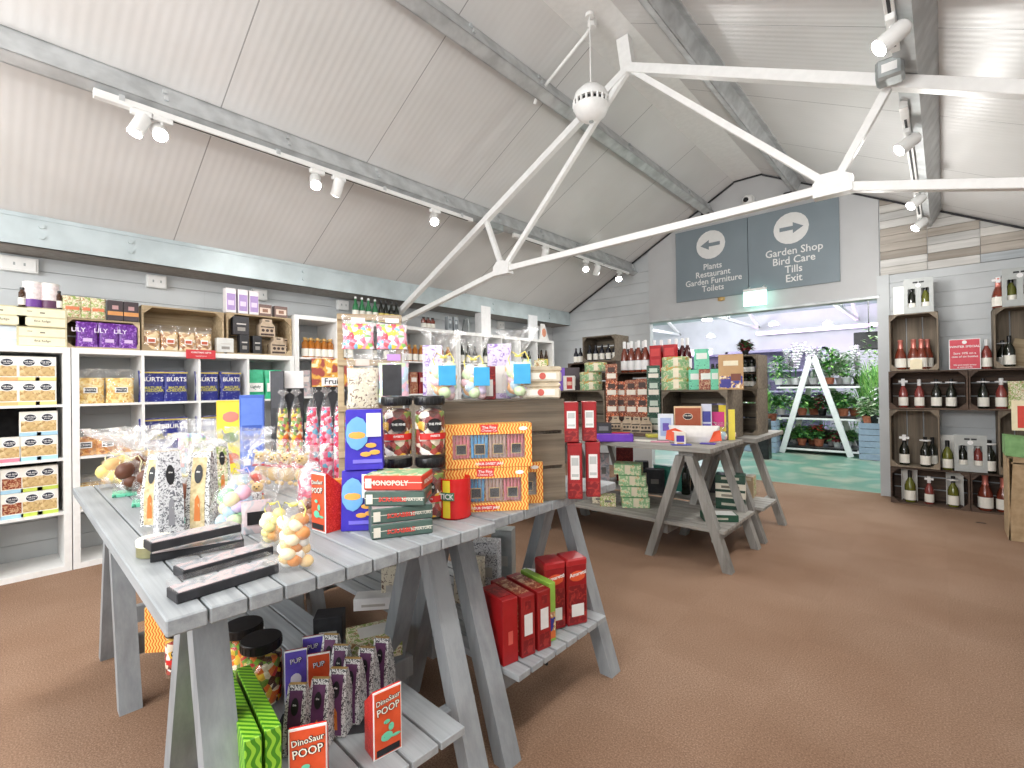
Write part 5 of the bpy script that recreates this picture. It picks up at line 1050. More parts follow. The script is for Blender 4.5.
# indigo picture boxes
def indigo():
    g = G().box(-.053,.053,-.03,.03,0,.172,0,.002,.004,.004); g.blob((-.018,-.0325,.105), .032, (1,.05,1.5), 1).blob((-.018,-.0335,.1), .02, (1.2,.05,.6), 2).box(.008,.048,-.0335,-.031,.095,.162,3).box(-.03,.05,-.033,-.0305,.02,.03,4)
    for a, b_ in ((.02,.07),(.03,.05),(.005,.045)): g.blob((a,-.032,b_), .012, (1.3,.08,.6), 2)
    return part('chocolate_box', g, [C((58,44,178)), C((110,170,220)), C((236,170,80)), C((238,238,244)), C((120,110,220))], None)
tp('indigo', indigo, 'lower indigo chocolate box with a white label, behind the board-game tins', 'box', 362, 528, rad(-12), 'indigo chocolate boxes')
tp('indigo', indigo, 'upper indigo chocolate box with a white label, behind the board-game tins', 'box', 366, 528, rad(-6), 'indigo chocolate boxes', lift=.174)
# game tins
def gtin(col, words, lid, wc=(214,70,60)):
    def b():
        w, d, h = .165, .115, .04; o = E0('game_tin'); g = G().box(-w/2,w/2,-d/2,d/2,0,h,0,.003).box(-w/2*.99,w/2*.99,-d/2-.0008,d/2+.0008,h*.52,h*.56,1)
        g.text(words[0], (-.005,-d/2-.0015,h*.45), .0165, 2, bold=.03).text(words[1], (.05,-d/2-.0015,h*.45), .011, 1, bold=.02) if words[1] else g.text(words[0], (-.01,-d/2-.0015,h*.5), .019, 1, bold=.03)
        g.box(-w*.47,-w*.36,-d/2-.0012,-d/2,h*.15,h*.8,1).text(words[0], (w/2+.0015,0,h*.5), .016, 2 if words[1] else 1, (PI/2,0,PI/2), .03)
        part('tin_body', g, [C(col), C((226,220,206)), C(wc)], o); part('lid_picture', G().box(-w*.48,w*.48,-d*.47,d*.47,h,h+.0012), [lid], o); return o
    return b
scr = gtin((74,96,88), ('SCRABBLE','MINIATURE'), 'grey_picture_lid'); mon = gtin((204,62,44), ('MONOPOLY',''), 'mint_tin_print', (226,220,206))
for i, (b, k, t, lb) in enumerate(((scr,'scr',8,'bottom green word-game tin of the stack of four'),(scr,'scr',8,'second green word-game tin from the bottom of the stack'),(scr,'scr',-14,'green word-game tin just under the red one'),(mon,'mon',-18,'red property-game tin topping the stack of four'))):
    tp(k, b, lb, 'tin', 400, 531, rad(t), 'stacked game tins', lift=i*.0425)
# jars
jt = jar(.05, .19, 'sweets_mixed'); jc = jar(.05, .19, 'sweets_choc')
for i, (px, py, k, b, lb) in enumerate(((398,518,'jm',jt,'left'),(431,517,'jc',jt,'right'))):
    tp('jm', jt, 'lower black-lidded sweet jar of the %s stack, behind the game tins' % lb, 'jar', px, py, rad(5-15*i), 'black-lidded sweet jars')
    tp('jm', jt, 'upper black-lidded sweet jar of the %s stack, with a black badge' % lb, 'jar', px, py, rad(5+12*i), 'black-lidded sweet jars', lift=.191)
p = at(392, 516, 'Z', TZ); solo('price_board', G().box(-.03,.03,-.002,.002,0,.10,0,.0005), ['black_card'], 'blank black card standing on the left sweet jar', 'card', (p.x+.01, p.y, TZ+.382), fc(p)+rad(-8))
# wooden ladder of hanging sweet bags
p = at(372, 488, 'Z', TZ); LR = fc(p)
o = empty('display_ladder', 'pale wooden ladder display carrying hanging sweet bags', 'display', (p.x, p.y, TZ), LR)
for s_ in (-1, 1): part('post', G().box(s_*.115-.012,s_*.115+.012,0,.02,0,.70,0,.002), ['pale_crate_wood'], o)
for k in range(4): part('rung', G().box(-.127,.127,-.012,.0,.13+k*.185,.155+k*.185,0,.002), ['pale_crate_wood'], o)
sb = {k: pouch('sweet_bag', .13, .05, .215 if k != 'sweets_candy' else .135, 'film', [(.3,.7,.78,.9,C(c_))], seed=70, fill=k) for k, c_ in (('sweets_candy',(250,250,250)),('hamper_print',(220,200,190)),('sweets_pastel',(196,150,220)))}
Rm = Matrix.Rotation(LR, 3, 'Z')
for i, (x, z, k, lb) in enumerate(((-.045,.565,'sweets_candy','bright mixed sweet bag at the top left of the ladder display'),(.085,.565,'sweets_candy','bright mixed sweet bag at the top right of the ladder display'),(-.03,.33,'hamper_print','kraft-lined sweet bag hanging at the middle left of the ladder'),(.09,.35,'sweets_pastel','pastel sweet bag hanging at the middle right of the ladder'),(-.03,.15,'sweets_candy','mixed sweet bag low on the left of the ladder'),(.09,.10,'hamper_print','kraft-lined sweet bag low on the right of the ladder'))):
    q = Rm @ Vector((x, -.042, 0)); put(('lb', k), sb[k], lb, 'sweet bag', (p.x+q.x, p.y+q.y, TZ+z), LR, 'bags on the ladder display')
# crate standing on its side on the second table
P0 = at(566, 499, 'Z', TZ); ca = rad(62); u = Vector((math.cos(ca), math.sin(ca), 0)); nb = Vector((-math.sin(ca), math.cos(ca), 0)); CW = .51
cc = P0-u*CW/2+nb*.15
put('bigcrate', crate(CW, .30, .36, 'old_crate_wood', front_open=False, slats=3, back=False), 'large weathered crate on its side, its three base boards towards the camera', 'crate', (cc.x, cc.y, TZ), ca)
def oncrate(px, back=.06):
    "point over the crate's top, along its length, on the sight line through column px"
    q0 = P0+nb*back; d = _F*CF+_R2*(px-512)+_U2*(384-400); n = nb
    t = (q0-CAM).dot(n)/d.dot(n); q = CAM+d*t; return Vector((q.x, q.y, TZ+.361))
pe = [(246,206,214),(196,222,240),(214,236,190),(250,226,150),(240,180,120),(230,214,246)]
for i, (px, bk, s_, lb) in enumerate(((444,.07,1,'left film bag of pastel eggs with a blue sticker on the crate'),(474,.06,.95,'middle film bag of pastel eggs with a blue sticker on the crate'),(519,.07,1.05,'right film bag of pastel eggs with a blue sticker on the crate'))):
    q = oncrate(px, bk); put(('pe', i), cello(.115, .085, .24, None, flare=.9, tie=C((240,224,120)), tz=.62, blobs=(pe, .022), tagc=(C((60,160,210)), [.1,.25,.1][i], .35, .8), seed=80+i), lb, 'gift bag', q, fc(q), 'pastel egg bags on the crate', sc=s_)
for i, (px, k, w, h, bk, lb) in enumerate(((433,'lilac_scroll',.07,.2,.2,'tall lilac scroll-print carton behind the left egg bag'),(500,'lilac_scroll',.09,.21,.2,'lilac scroll-print carton behind the right egg bag'),(489,'dark_red_pack',.05,.12,.12,'brown carton with a white panel between the egg bags'),(541,'floral_cream',.05,.15,.22,'cream floral carton behind the hinged tins'))):
    q = oncrate(px, bk); put(('cc', i), boxpack('gift_carton', w, .04, h, k, [('f',.2,.8,.1,.6,C((232,230,226)))]), lb, 'carton', q, fc(q), 'cartons on the crate')
def htin():
    o = E0('hinged_tin'); part('tin_body', G().box(-.07,.07,-.045,.045,0,.04,0,.006), [mt('cream_tin', (206,196,176), .3, .3, var=12)], o); part('lid', G().box(-.071,.071,-.046,.046,.038,.058,0,.007), [mt('cream_tin_lid', (196,182,158), .3, .3, var=12)], o)
    part('printed_band', G().box(-.05,.05,-.0475,-.045,.012,.034,0).disc((0,-.0485,.023), .012, 1), [C((226,222,210)), C((190,90,80))], o); return o
q = oncrate(541, .06)
for i in range(2): put('htin', htin, '%s cream hinged tin at the right end of the crate' % ['lower','upper'][i], 'tin', q+Vector((0,0,i*.0585)), fc(q)+rad(8*i), 'cream hinged tins')
# orange wave-print gift sets
def giftset():
    o = E0('gift_set'); w, d, h = .283, .07, .142
    g = G().box(-w/2,w/2,d/2-.03,d/2,0,h,0).box(-w/2,w/2,-d/2+.012,d/2-.03,0,.01,0).box(-w/2,w/2,-d/2+.012,d/2-.03,h-.01,h,0).box(-w/2,-w/2+.01,-d/2+.012,d/2-.03,.01,h-.01,0).box(w/2-.01,w/2,-d/2+.012,d/2-.03,.01,h-.01,0).box(-w/2,w/2,-d/2,-d/2+.012,0,h*.2,0).box(-w/2,w/2,-d/2,-d/2+.012,h*.76,h,0).box(-w/2,-w*.42,-d/2,-d/2+.012,h*.2,h*.76,0).box(w*.42,w/2,-d/2,-d/2+.012,h*.2,h*.76,0)
    part('carton', g, ['orange_wave_print'], o); l = G().box(-w*.1,w*.1,-d/2-.001,-d/2,h*.8,h*.99,0).text('The Fine', (0,-d/2-.002,h*.92), .013, 1, bold=.01).text('Cheese Co', (0,-d/2-.002,h*.85), .011, 1).box(-w*.12,w*.12,-d/2-.001,-d/2,h*.03,h*.15,0).text('FOUR SWEET JARS', (0,-d/2-.002,h*.09), .011, 1, bold=.02)
    l.blob((w*.40,-d/2-.001,h*.88), .011, (1.3,.1,.6), 1); part('front_label', l, [C((214,60,50)), C(W_)], o)
    for k, c_ in enumerate(((222,130,140),(90,160,210),(186,160,150),(200,120,130))):
        x = -w*.32+k*w*.213; g = G()
        for j in range(5): g.tube([(x-.022+j*.011,-.012,.03),(x-.024+j*.012,-.014,h*.74)], .0055)
        s_ = part('sweet_sticks', g, [C(c_)], o); part('neck_label', G().box(x-.017,x+.017,-d/2+.006,-d/2+.0075,h*.3,h*.54,0).box(x-.015,x+.015,-d/2+.005,-d/2+.006,h*.32,h*.52,1), [C((200,170,120)), C(K_)], s_)
    part('window_film', G().box(-w*.42,w*.42,-d/2+.001,-d/2+.002,h*.2,h*.76), ['clear_plastic'], o); return o
a = ca+rad(-12)
for i, (px, py, lf, tn, lb) in enumerate(((485,509,0,0,'orange wave-print gift set standing behind the red mug'),(489,509,.1435,2,'orange wave-print gift set on top of the others'),(502,502,0,0,'orange wave-print gift set pushed behind the lower one'))):
    q = at(px, py, 'Z', TZ); put('giftset', giftset, lb, 'gift set', (q.x, q.y, TZ+lf), fc(q)+rad(tn)+rad(4), 'orange wave-print gift sets')
def mug():
    o = E0('gift_mug'); R, h = .047, .115; part('mug_body', G().lathe([(R*.92,0),(R,.004),(R,h),(R*.94,h),(R*.92,.01),(.001,.009)], seg=26, cap=False), [C((214,28,30), .25)], o, True)
    def strip(a0, a1, z0, z1, rr):
        g_ = []; 
        for i in range(7): t = a0+(a1-a0)*i/6; g_ += [(rr*math.cos(t), rr*math.sin(t), z0), (rr*math.cos(t), rr*math.sin(t), z1)]
        return g_, [(2*i, 2*i+2, 2*i+3, 2*i+1) for i in range(6)]
    l = G(); v, f = strip(-2.35, -1.85, .006, h*.97, R+.0012); l.add(v, f, 0); v, f = strip(-2.7, -1.6, h*.48, h*.68, R+.003); l.add(v, f, 1)
    l.T = Matrix.Rotation(rad(-32), 4, 'Z'); l.text('STICK', (0,-R-.0045,h*.58), .021, 2, bold=.03); l.T = None
    part('printed_band', l, [C((238,214,60)), C((70,120,90)), C(W_)], o); return o
tp('mug', mug, 'red cylindrical gift tin with a yellow stripe at the table edge', 'tin', 455, 516, rad(0), sc=1.08)
# tall red tins at the table corner
def redtall(h=.2, lab_=True):
    def b():
        o = E0('panettone_tin'); w = .052; part('tin_body', G().box(-w/2,w/2,-.05,.05,0,h,0,.003).box(-w*.44,w*.44,-.0508,-.05,h*.03,h*.28,1), [C((150,26,30), .3), 'dark_red_pack'], o)
        part('white_label', G().box(-w*.3,w*.3,-.0515,-.05,h*.35,h*.78,0).box(-w*.24,w*.24,-.052,-.0515,h*.6,h*.74,1).box(-w*.24,w*.24,-.052,-.0515,h*.4,h*.45,1), [C((222,221,219)), C((176,180,178))], o); part('rim', G().box(-w/2*1.03,w/2*1.03,-.051,.051,h*.955,h,0,.002), [C((150,28,34), .3)], o); return o
    return b
for i, (px, py, lf, lb) in enumerate(((572,495,0,'lower left'),(590,493,0,'lower right'),(569,495,.203,'upper left'),(587,493,.203,'upper right'))):
    tp('redtall', redtall(), 'tall red tin with a white panel, %s of the four on the table corner' % lb, 'tin', px+3, py+1, rad(2), 'tall red tins on the table corner', sc=(1,1,1 if not lf else .72), lift=lf)
# ---- lower shelf of the second table
def sh(key, b, lb, cat, px, py, w, rz=PI/2, grp=None, d=.18, z=SZ2, sc=None):
    q = at(px, py, 'Z', z); off = Vector((math.sin(rz), -math.cos(rz), 0)); q = q-off*d/2; return put(key, b, lb, cat, (q.x, q.y, z), rz, grp, sc=sc)
RS = rad(78)
rb = boxpack('biscuit_box', .062, .14, .215, C((160,24,28), .35), [('f',.35,.65,.3,.5,C((206,90,80))),('t',.1,.9,.2,.8,'dark_red_pack')])
rb2 = boxpack('biscuit_box', .058, .19, .205, C((146,28,30), .35), [('f',.2,.8,.35,.7,C((224,222,220))),('f',.12,.88,.05,.28,'dark_red_pack'),('f',.3,.7,.78,.92,'dark_red_pack'),('t',.1,.9,.15,.85,'brown_red_pack'),('l',.1,.9,.08,.9,'brown_red_pack')])
gb2 = boxpack('biscuit_box', .03, .17, .21, C((150,196,80), .4), [('f',.1,.9,.1,.5,'tan_pack'),('f',.1,.9,.05,.18,C((226,120,60)))])
sh('rb', rb, 'plain red biscuit box at the left of the lower shelf', 'box', 511, 664, .06, RS, 'red boxes on the lower shelf', .14)
for i, (px, py) in enumerate(((529,656),(545,649))): sh('rb2', rb2, 'red biscuit box with a white panel, %s of two on the lower shelf' % ['left','right'][i], 'box', px, py, .06, RS, 'red boxes on the lower shelf', .19)
sh('gb2', gb2, 'slim lime green biscuit box between the red ones on the lower shelf', 'box', 553, 641, .03, RS, None, .17)
def rtin():
    o = E0('biscuit_tin'); w, h = .088, .255; part('tin_body', G().box(-w/2,w/2,-.045,.045,0,h-.02,0,.005).box(-w*.44,w*.44,-.0458,-.045,h*.05,h*.6,1), [C((150,26,32), .3), 'dark_red_pack'], o)
    part('lid', G().box(-w/2*1.03,w/2*1.03,-.0465,.0465,h-.03,h,0,.006), [C((176,40,44), .3)], o); part('front_label', G().box(-w*.3,w*.3,-.0475,-.045,h*.14,h*.32,0).blob((0,-.046,h*.74), .034, (1.05,.08,.6), 1).text('Amaretti', (0,-.05,h*.78), .02, 2, (PI/2,rad(-8),0), .02), [C((226,224,222)), C((226,90,50)), C(W_)], o); return o
for i, (px, py) in enumerate(((556,630),(578,625))): sh('rtin', rtin, 'tall dark red lidded tin, %s of two at the right of the lower shelf' % ['left','right'][i], 'tin', px, py, .085, RS-rad(14), 'dark red lidded tins', .09)
p = at(543, 652, 'Z', .23); solo('shelf_clip', G().box(-.008,.008,-.004,.004,-.045,.0,0,.001), ['black_card'], 'small black tag hanging from the front of the lower shelf', 'tag', (p.x+.012, p.y, .235))
for i, (px, py, w, h, k, lb) in enumerate(((487,588,.12,.22,'grey_scroll_print','tall grey printed box at the back of the lower shelf behind the red boxes'),(504,578,.10,.24,'metal_box','tall plain grey box behind the red boxes on the lower shelf'),(470,600,.12,.18,'hamper_print','kraft printed box seen between the table legs'),(528,592,.2,.05,'green_pack','flat dark green box lying behind the lime biscuit box'),(533,600,.10,.12,'white_card','white box lying behind the red tins'))):
    tp(('bk', i), boxpack('gift_box', w, .08, h, k, [('f',.2,.8,.3,.5,C((190,186,180)))]), lb, 'box', px, py, rad(-15), 'boxes at the back of the lower shelf', z=SZ2)
# ---- lower shelf of the foreground table
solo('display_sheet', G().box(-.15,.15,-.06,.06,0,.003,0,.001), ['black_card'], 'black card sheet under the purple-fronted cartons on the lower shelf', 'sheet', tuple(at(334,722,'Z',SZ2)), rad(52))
tP = tent(.056, .06, .165, 'black_leaf_print', 'black_leaf_print', motif=mt('plum_card', (96,52,92), .5, var=10))
for i, (px, py) in enumerate(((299,748),(322,741),(340,729),(354,717),(368,704),(383,692),(342,701),(332,688))):
    tp('tentp', tP, 'leaf-print carton with a plum front, %s of the group on the lower shelf' % ['frontmost','second','third','fourth','fifth','rightmost','back right','back left'][i], 'carton', px, py, rad(-24), 'plum-fronted cartons', z=SZ2+.0035)
gv = lambda face, side: gable(.062, .05, .155, face, side, (('PUP',.8,.02),), (240,236,250), lambda p, w, d, h: p.blob((0,-d/2-.006,h*.45), w*.25, (1,.05,1.2), 2).blob((0,-d/2-.0065,h*.3), w*.17, (1.2,.05,1), 4))
tp('pup', gv(mt('violet_card', (104,88,196), .45), 'dark_red_pack'), 'purple picture box nearest the sweet jars on the lower shelf', 'novelty box', 297, 697, rad(-4), 'novelty boxes on the lower shelf', z=SZ2)
tp('pup', None, 'purple picture box farther back among the cartons', 'novelty box', 314, 681, rad(-4), 'novelty boxes on the lower shelf', z=SZ2)
tp('pupo', gv('poop_orange', 'dark_red_pack'), 'orange picture box half hidden among the plum-fronted cartons', 'novelty box', 320, 701, rad(-4), 'novelty boxes on the lower shelf', z=SZ2)
tp('dino', dn('poop_orange', 'red_glitter', dL), 'orange dinosaur picture box at the front right of the lower shelf', 'novelty box', 383, 748, rad(24), 'dinosaur novelty boxes', z=SZ2)
tp('dino', None, 'orange dinosaur picture box cut off by the bottom edge', 'novelty box', 310, 795, rad(-6), 'dinosaur novelty boxes', z=SZ2, sc=1.05)
jb = jar(.06, .19, 'sweets_rainbow', band=None)
tp('jb', jb, 'dark-lidded sweet jar on the lower shelf beside the purple picture box', 'jar', 262, 702, 0, 'jars on the lower shelf', z=SZ2); tp('jb', jb, 'dark-lidded sweet jar behind the front one on the lower shelf', 'jar', 244, 684, 0, 'jars on the lower shelf', z=SZ2)
tp('purpb', cello(.09,.06,.14,'purple_pack', flare=1.1, tz=.7, seed=90, film='film'), 'purple film-wrapped bag between the leg and the jars', 'sweet bag', 240, 722, 0, None, z=SZ2)
gw_ = boxpack('gift_set', .032, .30, .205, 'green_wave_print', [])
for i, (px, py) in enumerate(((0,.375),(0,.415))):
    put('gw', gw_, 'lime wave-print slim box, %s of two behind the front leg' % ['left','right'][i], 'box', (-1.215, py+.02, SZ2), rad(82), 'lime wave-print boxes')
q = at(170, 678, 'Z', SZ2)
for i, (px, py) in enumerate(((177,673),(191,690))): tp('jm2', jar(.034, .15, 'sweets_mixed'), 'slim sweet jar, %s of two seen under the left edge of the front table' % ['left','right'][i], 'jar', px, py, 0, 'slim jars under the left edge', z=SZ2)
tp('ow', boxpack('gift_set', .18, .05, .16, 'orange_wave_print', []), 'orange wave-print box behind the slim jars under the left edge', 'gift set', 176, 648, rad(-30), z=SZ2)
tp('wpb', boxpack('patterned_box', .17, .13, .075, 'floral_cream', [('t',.2,.8,.2,.8,C((226,224,218)))]), 'white patterned box lying at the back of the lower shelf', 'box', 374, 652, rad(10), z=SZ2)
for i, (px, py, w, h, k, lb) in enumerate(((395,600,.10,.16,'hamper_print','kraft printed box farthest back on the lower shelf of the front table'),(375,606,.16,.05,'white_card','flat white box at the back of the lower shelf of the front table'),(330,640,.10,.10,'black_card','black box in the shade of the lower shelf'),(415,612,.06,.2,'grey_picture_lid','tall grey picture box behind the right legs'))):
    tp(('bk2', i), boxpack('gift_box', w, .08, h, k, [('f',.2,.8,.3,.5,C((190,186,180)))]), lb, 'box', px, py, rad(-10), 'boxes at the back of the front lower shelf', z=SZ2)
# ---------------------------------------------------------------- the two tables in mid room
TM = .766
def yp(px, y, z): return at(px, 384, 'Y', y).x
def mp(key, b, lb, cat, px, y, z, rz=0, grp=None, sc=None, turn=None):
    x = yp(px, y, z); r = fc((x, y, 1)) + turn if turn is not None else rz
    return put(key, b, lb, cat, (x, y, z), r, grp, sc=sc)
def ccr(px0, px1, y, z, h, d, lb, mat='old_crate_wood', tall=False):
    x0, x1 = yp(px0, y, z), yp(px1, y, z); put(('mcr', px0, y), crate(x1-x0, d, h, mat, slats=3, tall=tall), lb, 'crate', ((x0+x1)/2, y+d/2, z), 0, 'crates on the mid-room tables'); return x0, x1
ccr(661, 727, 3.60, TM, .362, .36, 'weathered crate with tins on top and boxed chocolates before its open front', 'old_crate_wood')
ccr(556, 604, 3.86, TM, .362, .36, 'weathered crate at the left of the far table under the cake tins')
ccr(611, 650, 4.12, TM, .362, .30, 'dark crate behind the central columns of boxes', 'dark_crate_wood')
ZC1 = TM+.3625
# back riser crates carrying bottles
ccr(617, 692, 4.15, ZC1+.001, .165, .30, 'low dark crate carrying the rosé bottles', 'dark_crate_wood')
ccr(652, 700, 4.30, TM, .36, .26, 'dark crate under the right end of the rosé bottles', 'dark_crate_wood')
ccr(575, 614, 4.33, ZC1-.362, .362, .28, 'weathered crate stacked under the beer crate', 'dark_crate_wood')
ccr(568, 616, 4.33, ZC1+.002, .29, .28, 'dark crate directly below the beer crate', 'dark_crate_wood')
x0, x1 = ccr(583, 616, 4.33, ZC1+.294, .27, .28, 'weathered crate with a row of dark beer bottles, topmost at the left')
bb = bottle('beer_bottle', .17, .027, 'ink_dark', 'cream_label', 'black_plastic', 'beer')
for i in range(5): put('beerc', bb, 'small dark beer bottle, %s from the left in the topmost crate' % ORD[i], 'bottle', (x0+.045+i*(x1-x0-.09)/4, 4.40, ZC1+.308), 0, 'beer bottles in the topmost crate')
for i, px in enumerate((576.5,581)): put('beerc', bb, 'small dark beer bottle, %s of two standing left of the topmost crate' % ['left','right'][i], 'bottle', (yp(px, 4.46, 1), 4.46, ZC1+.294), 0, 'beer bottles beside the topmost crate')
zr = ZC1+.001+.167
rosb = bottle('wine_bottle', .30, .037, 'wine_red', 'white_card', 'white_card', 'wine'); pk = bottle('wine_bottle', .30, .037, 'wine_rose', 'white_card', 'white_card', 'wine')
for i, px in enumerate((625,632,639,646)): mp('rosb', pk, 'rosé bottle with a white capsule, %s from the left of the front row' % ORD[i], 'bottle', px, 4.22, zr, 0, 'rosé bottles on the riser')
for i, px in enumerate((629,637,644,655,662,670,677,683,688)): mp('rosb2', rosb, 'red bottle with a white capsule, %s from the left of the back row' % ORD[i], 'bottle', px, 4.33, zr, 0, 'red bottles on the riser')
def gbag(): 
    g = G().box(-.055,.055,-.03,.03,0,.24,0,.001).box(-.045,.045,-.031,-.03,.04,.11,1).box(-.045,.045,-.031,-.03,.14,.21,2); return part('gift_carton', g, [C((186,30,40)), C((206,60,66)), C((220,70,70))], None)
for i, px in enumerate((657,671)): mp('gbag', gbag, 'bright red bottle carton, %s of two among the rosé bottles' % ['left','right'][i], 'carton', px, 4.22, zr, 0, 'red bottle cartons')
# tins and boxes over the left crate
cake = lambda m: (lambda: (lambda o: (part('tin_body', G().lathe([(.105,0),(.108,.004),(.108,.07)], seg=26), [m], o, True), part('lid', G().lathe([(.109,.062),(.11,.066),(.11,.085),(.104,.088)], seg=26), ['tin_fruit_print'], o, True), part('paper_seal', G().box(-.02,.02,-.1105,-.108,.01,.08), [C((236,226,200))], o), o)[-1])(E0('cake_tin')))
for i, (px, lv, lb) in enumerate(((591,0,'lower round cake tin on the left crate'),(591,1,'middle round cake tin on the left crate'),(596,2,'top round cake tin on the left crate, below the beer crate'))): mp('cake', cake('mint_tin_print'), lb, 'tin', px, 3.98, ZC1+.001+.089*lv, 0, 'round cake tins on the left crate', turn=0, sc=.98)
for i, lv in enumerate((0,1,2)): mp('cake', None, '%s round cake tin of the stack on the right crate' % ['bottom','middle','top'][lv], 'tin', 676, 3.75, ZC1+.001+.089*lv, 0, 'round cake tins on the right crate', turn=0, sc=.95 if lv == 2 else 1.04)
mp('rwb', boxpack('biscuit_box', .11, .07, .145, C((236,230,224)), [('f',.25,.75,.1,.9,C((196,60,60))),('f',.3,.7,.35,.6,C((240,200,180))),('r',.2,.8,.2,.8,C((60,54,54)))]), 'white and red biscuit box on the left crate', 'box', 569, 3.95, ZC1+.001, 0, turn=rad(8))
mp('pvb', boxpack('gift_carton', .26, .12, .235, C((70,60,66)), [('f',.12,.42,0,1,C((122,84,190))),('f',.6,.85,.2,.6,C((190,180,170)))]), 'large black and violet carton behind the white and red box', 'carton', 567, 4.12, ZC1-.0, 0, turn=0)
mp('pvs', boxpack('gift_carton', .14, .10, .36, C((92,60,150)), []), 'tall violet carton left of the white and red biscuit box', 'carton', 556, 4.05, TM, 0, turn=0) if 0 else None
# columns of snack boxes
def col(key, px, y, w, d, hs, z0, mats, what, grp, cols=1):
    z = z0
    for i, h in enumerate(hs):
        m = mats[i % len(mats)]; mp((key, m, h), boxpack('snack_box', w, d, h, m, [('f',.12,.88,.12,.42,C((236,228,214))),('f',.2,.8,.5,.8,C((70,44,36)) if 'orange' in m or 'brown' in m else C((200,214,200)))]), '%s, %s from the bottom of its column' % (what, ORD[i]), 'box', px, y, z, 0, grp, turn=0); z += h+.001
col('oc', 611.5, 3.92, .105, .08, (.15,.15,.15,.15), TM, ['orange_pack','brown_red_pack'], 'orange snack box left of the brown columns', 'orange column of snack boxes')
col('oc2', 620.5, 3.99, .09, .08, (.15,.15,.14), TM, ['orange_pack','brown_red_pack'], 'orange snack box tucked behind the orange column', 'second orange column')
col('bc', 631, 3.93, .10, .08, (.15,.15,.15), TM, ['brown_red_pack'], 'brown snack box in the left brown column', 'left brown column'); col('bc2', 642, 3.93, .10, .08, (.15,.15,.16), TM, ['brown_red_pack','orange_pack'], 'brown snack box in the right brown column', 'right brown column')
col('gc', 653.5, 3.92, .11, .08, (.15,.15,.15,.12), TM, ['green_pack'], 'dark green snack box beside the right crate', 'dark green column')
for i, px in enumerate((615,627,636,645)): mp('carryw', carry(.10,.13,(70,60,54)), 'kraft carry box with a handle, %s along the back of the table top' % ORD[i], 'box', px, 3.80, TM, 0, 'carry boxes on the mid-room table', turn=0)
mp('blkc', boxpack('gift_carton', .13, .08, .09, C((54,54,60)), [('f',.2,.8,.3,.7,C((120,120,126)))]), 'small black carton behind the purple tray', 'carton', 603, 3.55, TM, 0, turn=0)
# boxes above the right crate
for i, (px, lv, w, h, m, y, lb) in enumerate(((695,0,.09,.155,'mint_pack',3.72,'mint chocolate box standing on the right crate'),(702,1,.11,.155,'mint_pack',3.74,'mint chocolate box stacked above the others'),(706,0,.10,.155,'brown_red_pack',3.70,'brown chocolate box between the mint ones'),(715,0,.06,.155,'mint_pack',3.71,'narrow mint box left of the tall tan box'))):
    mp(('mb', i), boxpack('chocolate_box', w, .06, h, m, [('f',.15,.85,.5,.8,C((230,236,230)))]), lb, 'box', px, y, ZC1+.001+lv*.157, 0, 'chocolate boxes on the right crate', turn=0)
mp('tanb', boxpack('chocolate_box', .165, .07, .255, C((190,150,100)), [('f',.04,.96,.04,.4,'tan_pack'),('f',.2,.8,.68,.82,C((236,226,196))),('f',.1,.5,.06,.3,C((54,50,140))),('f',.5,.9,.25,.45,C((120,60,40)))]), 'tall tan chocolate box at the right end of the right crate', 'box', 731, 3.68, ZC1+.001, 0, turn=0)
for i, px in enumerate((713,718,723)): mp('jarm', bottle('sauce_jar', .2, .03, 'wine_dark', 'cream_label', 'black_plastic', 'beer'), 'dark bottle behind the chocolate boxes, %s of three' % ['left','middle','right'][i], 'bottle', px, 3.86, ZC1+.001, 0, 'dark bottles behind the chocolate boxes')
ccr(727, 757, 4.05, TM, .362, .3, 'weathered crate behind the right crate', 'old_crate_wood')
xa, xb = ccr(729, 758, 4.07, ZC1+.001, .27, .28, 'grey-brown crate of small jars, stacked behind the tan box')
for r_ in range(2):
    for i in range(3): put('sj', bottle('small_jar', .10, .024, 'wine_dark', 'white_card', 'black_plastic', 'small'), 'small white-labelled jar, %s from the left on the %s layer behind the tan box' % (ORD[i], ['lower','upper'][r_]), 'jar', (xa+.06+i*(xb-xa-.12)/2, 4.14, ZC1+.015+r_*.115), 0, 'small jars in the stacked crate')
solo('jar_shelf', G().box(xa+.013,xb-.013,4.09,4.34,ZC1+.12,ZC1+.127), ['dark_crate_wood'], 'thin board carrying the upper layer of small jars', 'board')
mp(('plant','t4'), plant('dark', .22, .2, .05, 'black_plastic', 90), 'small plant on top of the crate of jars', 'potted plant', 746, 4.2, ZC1+.272, sc=.55); mp(('plant','t5'), plant('dark', .3, .3, .06, 'black_plastic', 91), 'dark bushy plant behind the red cartons', 'potted plant', 663, 4.95, 0+1.30) if 0 else None
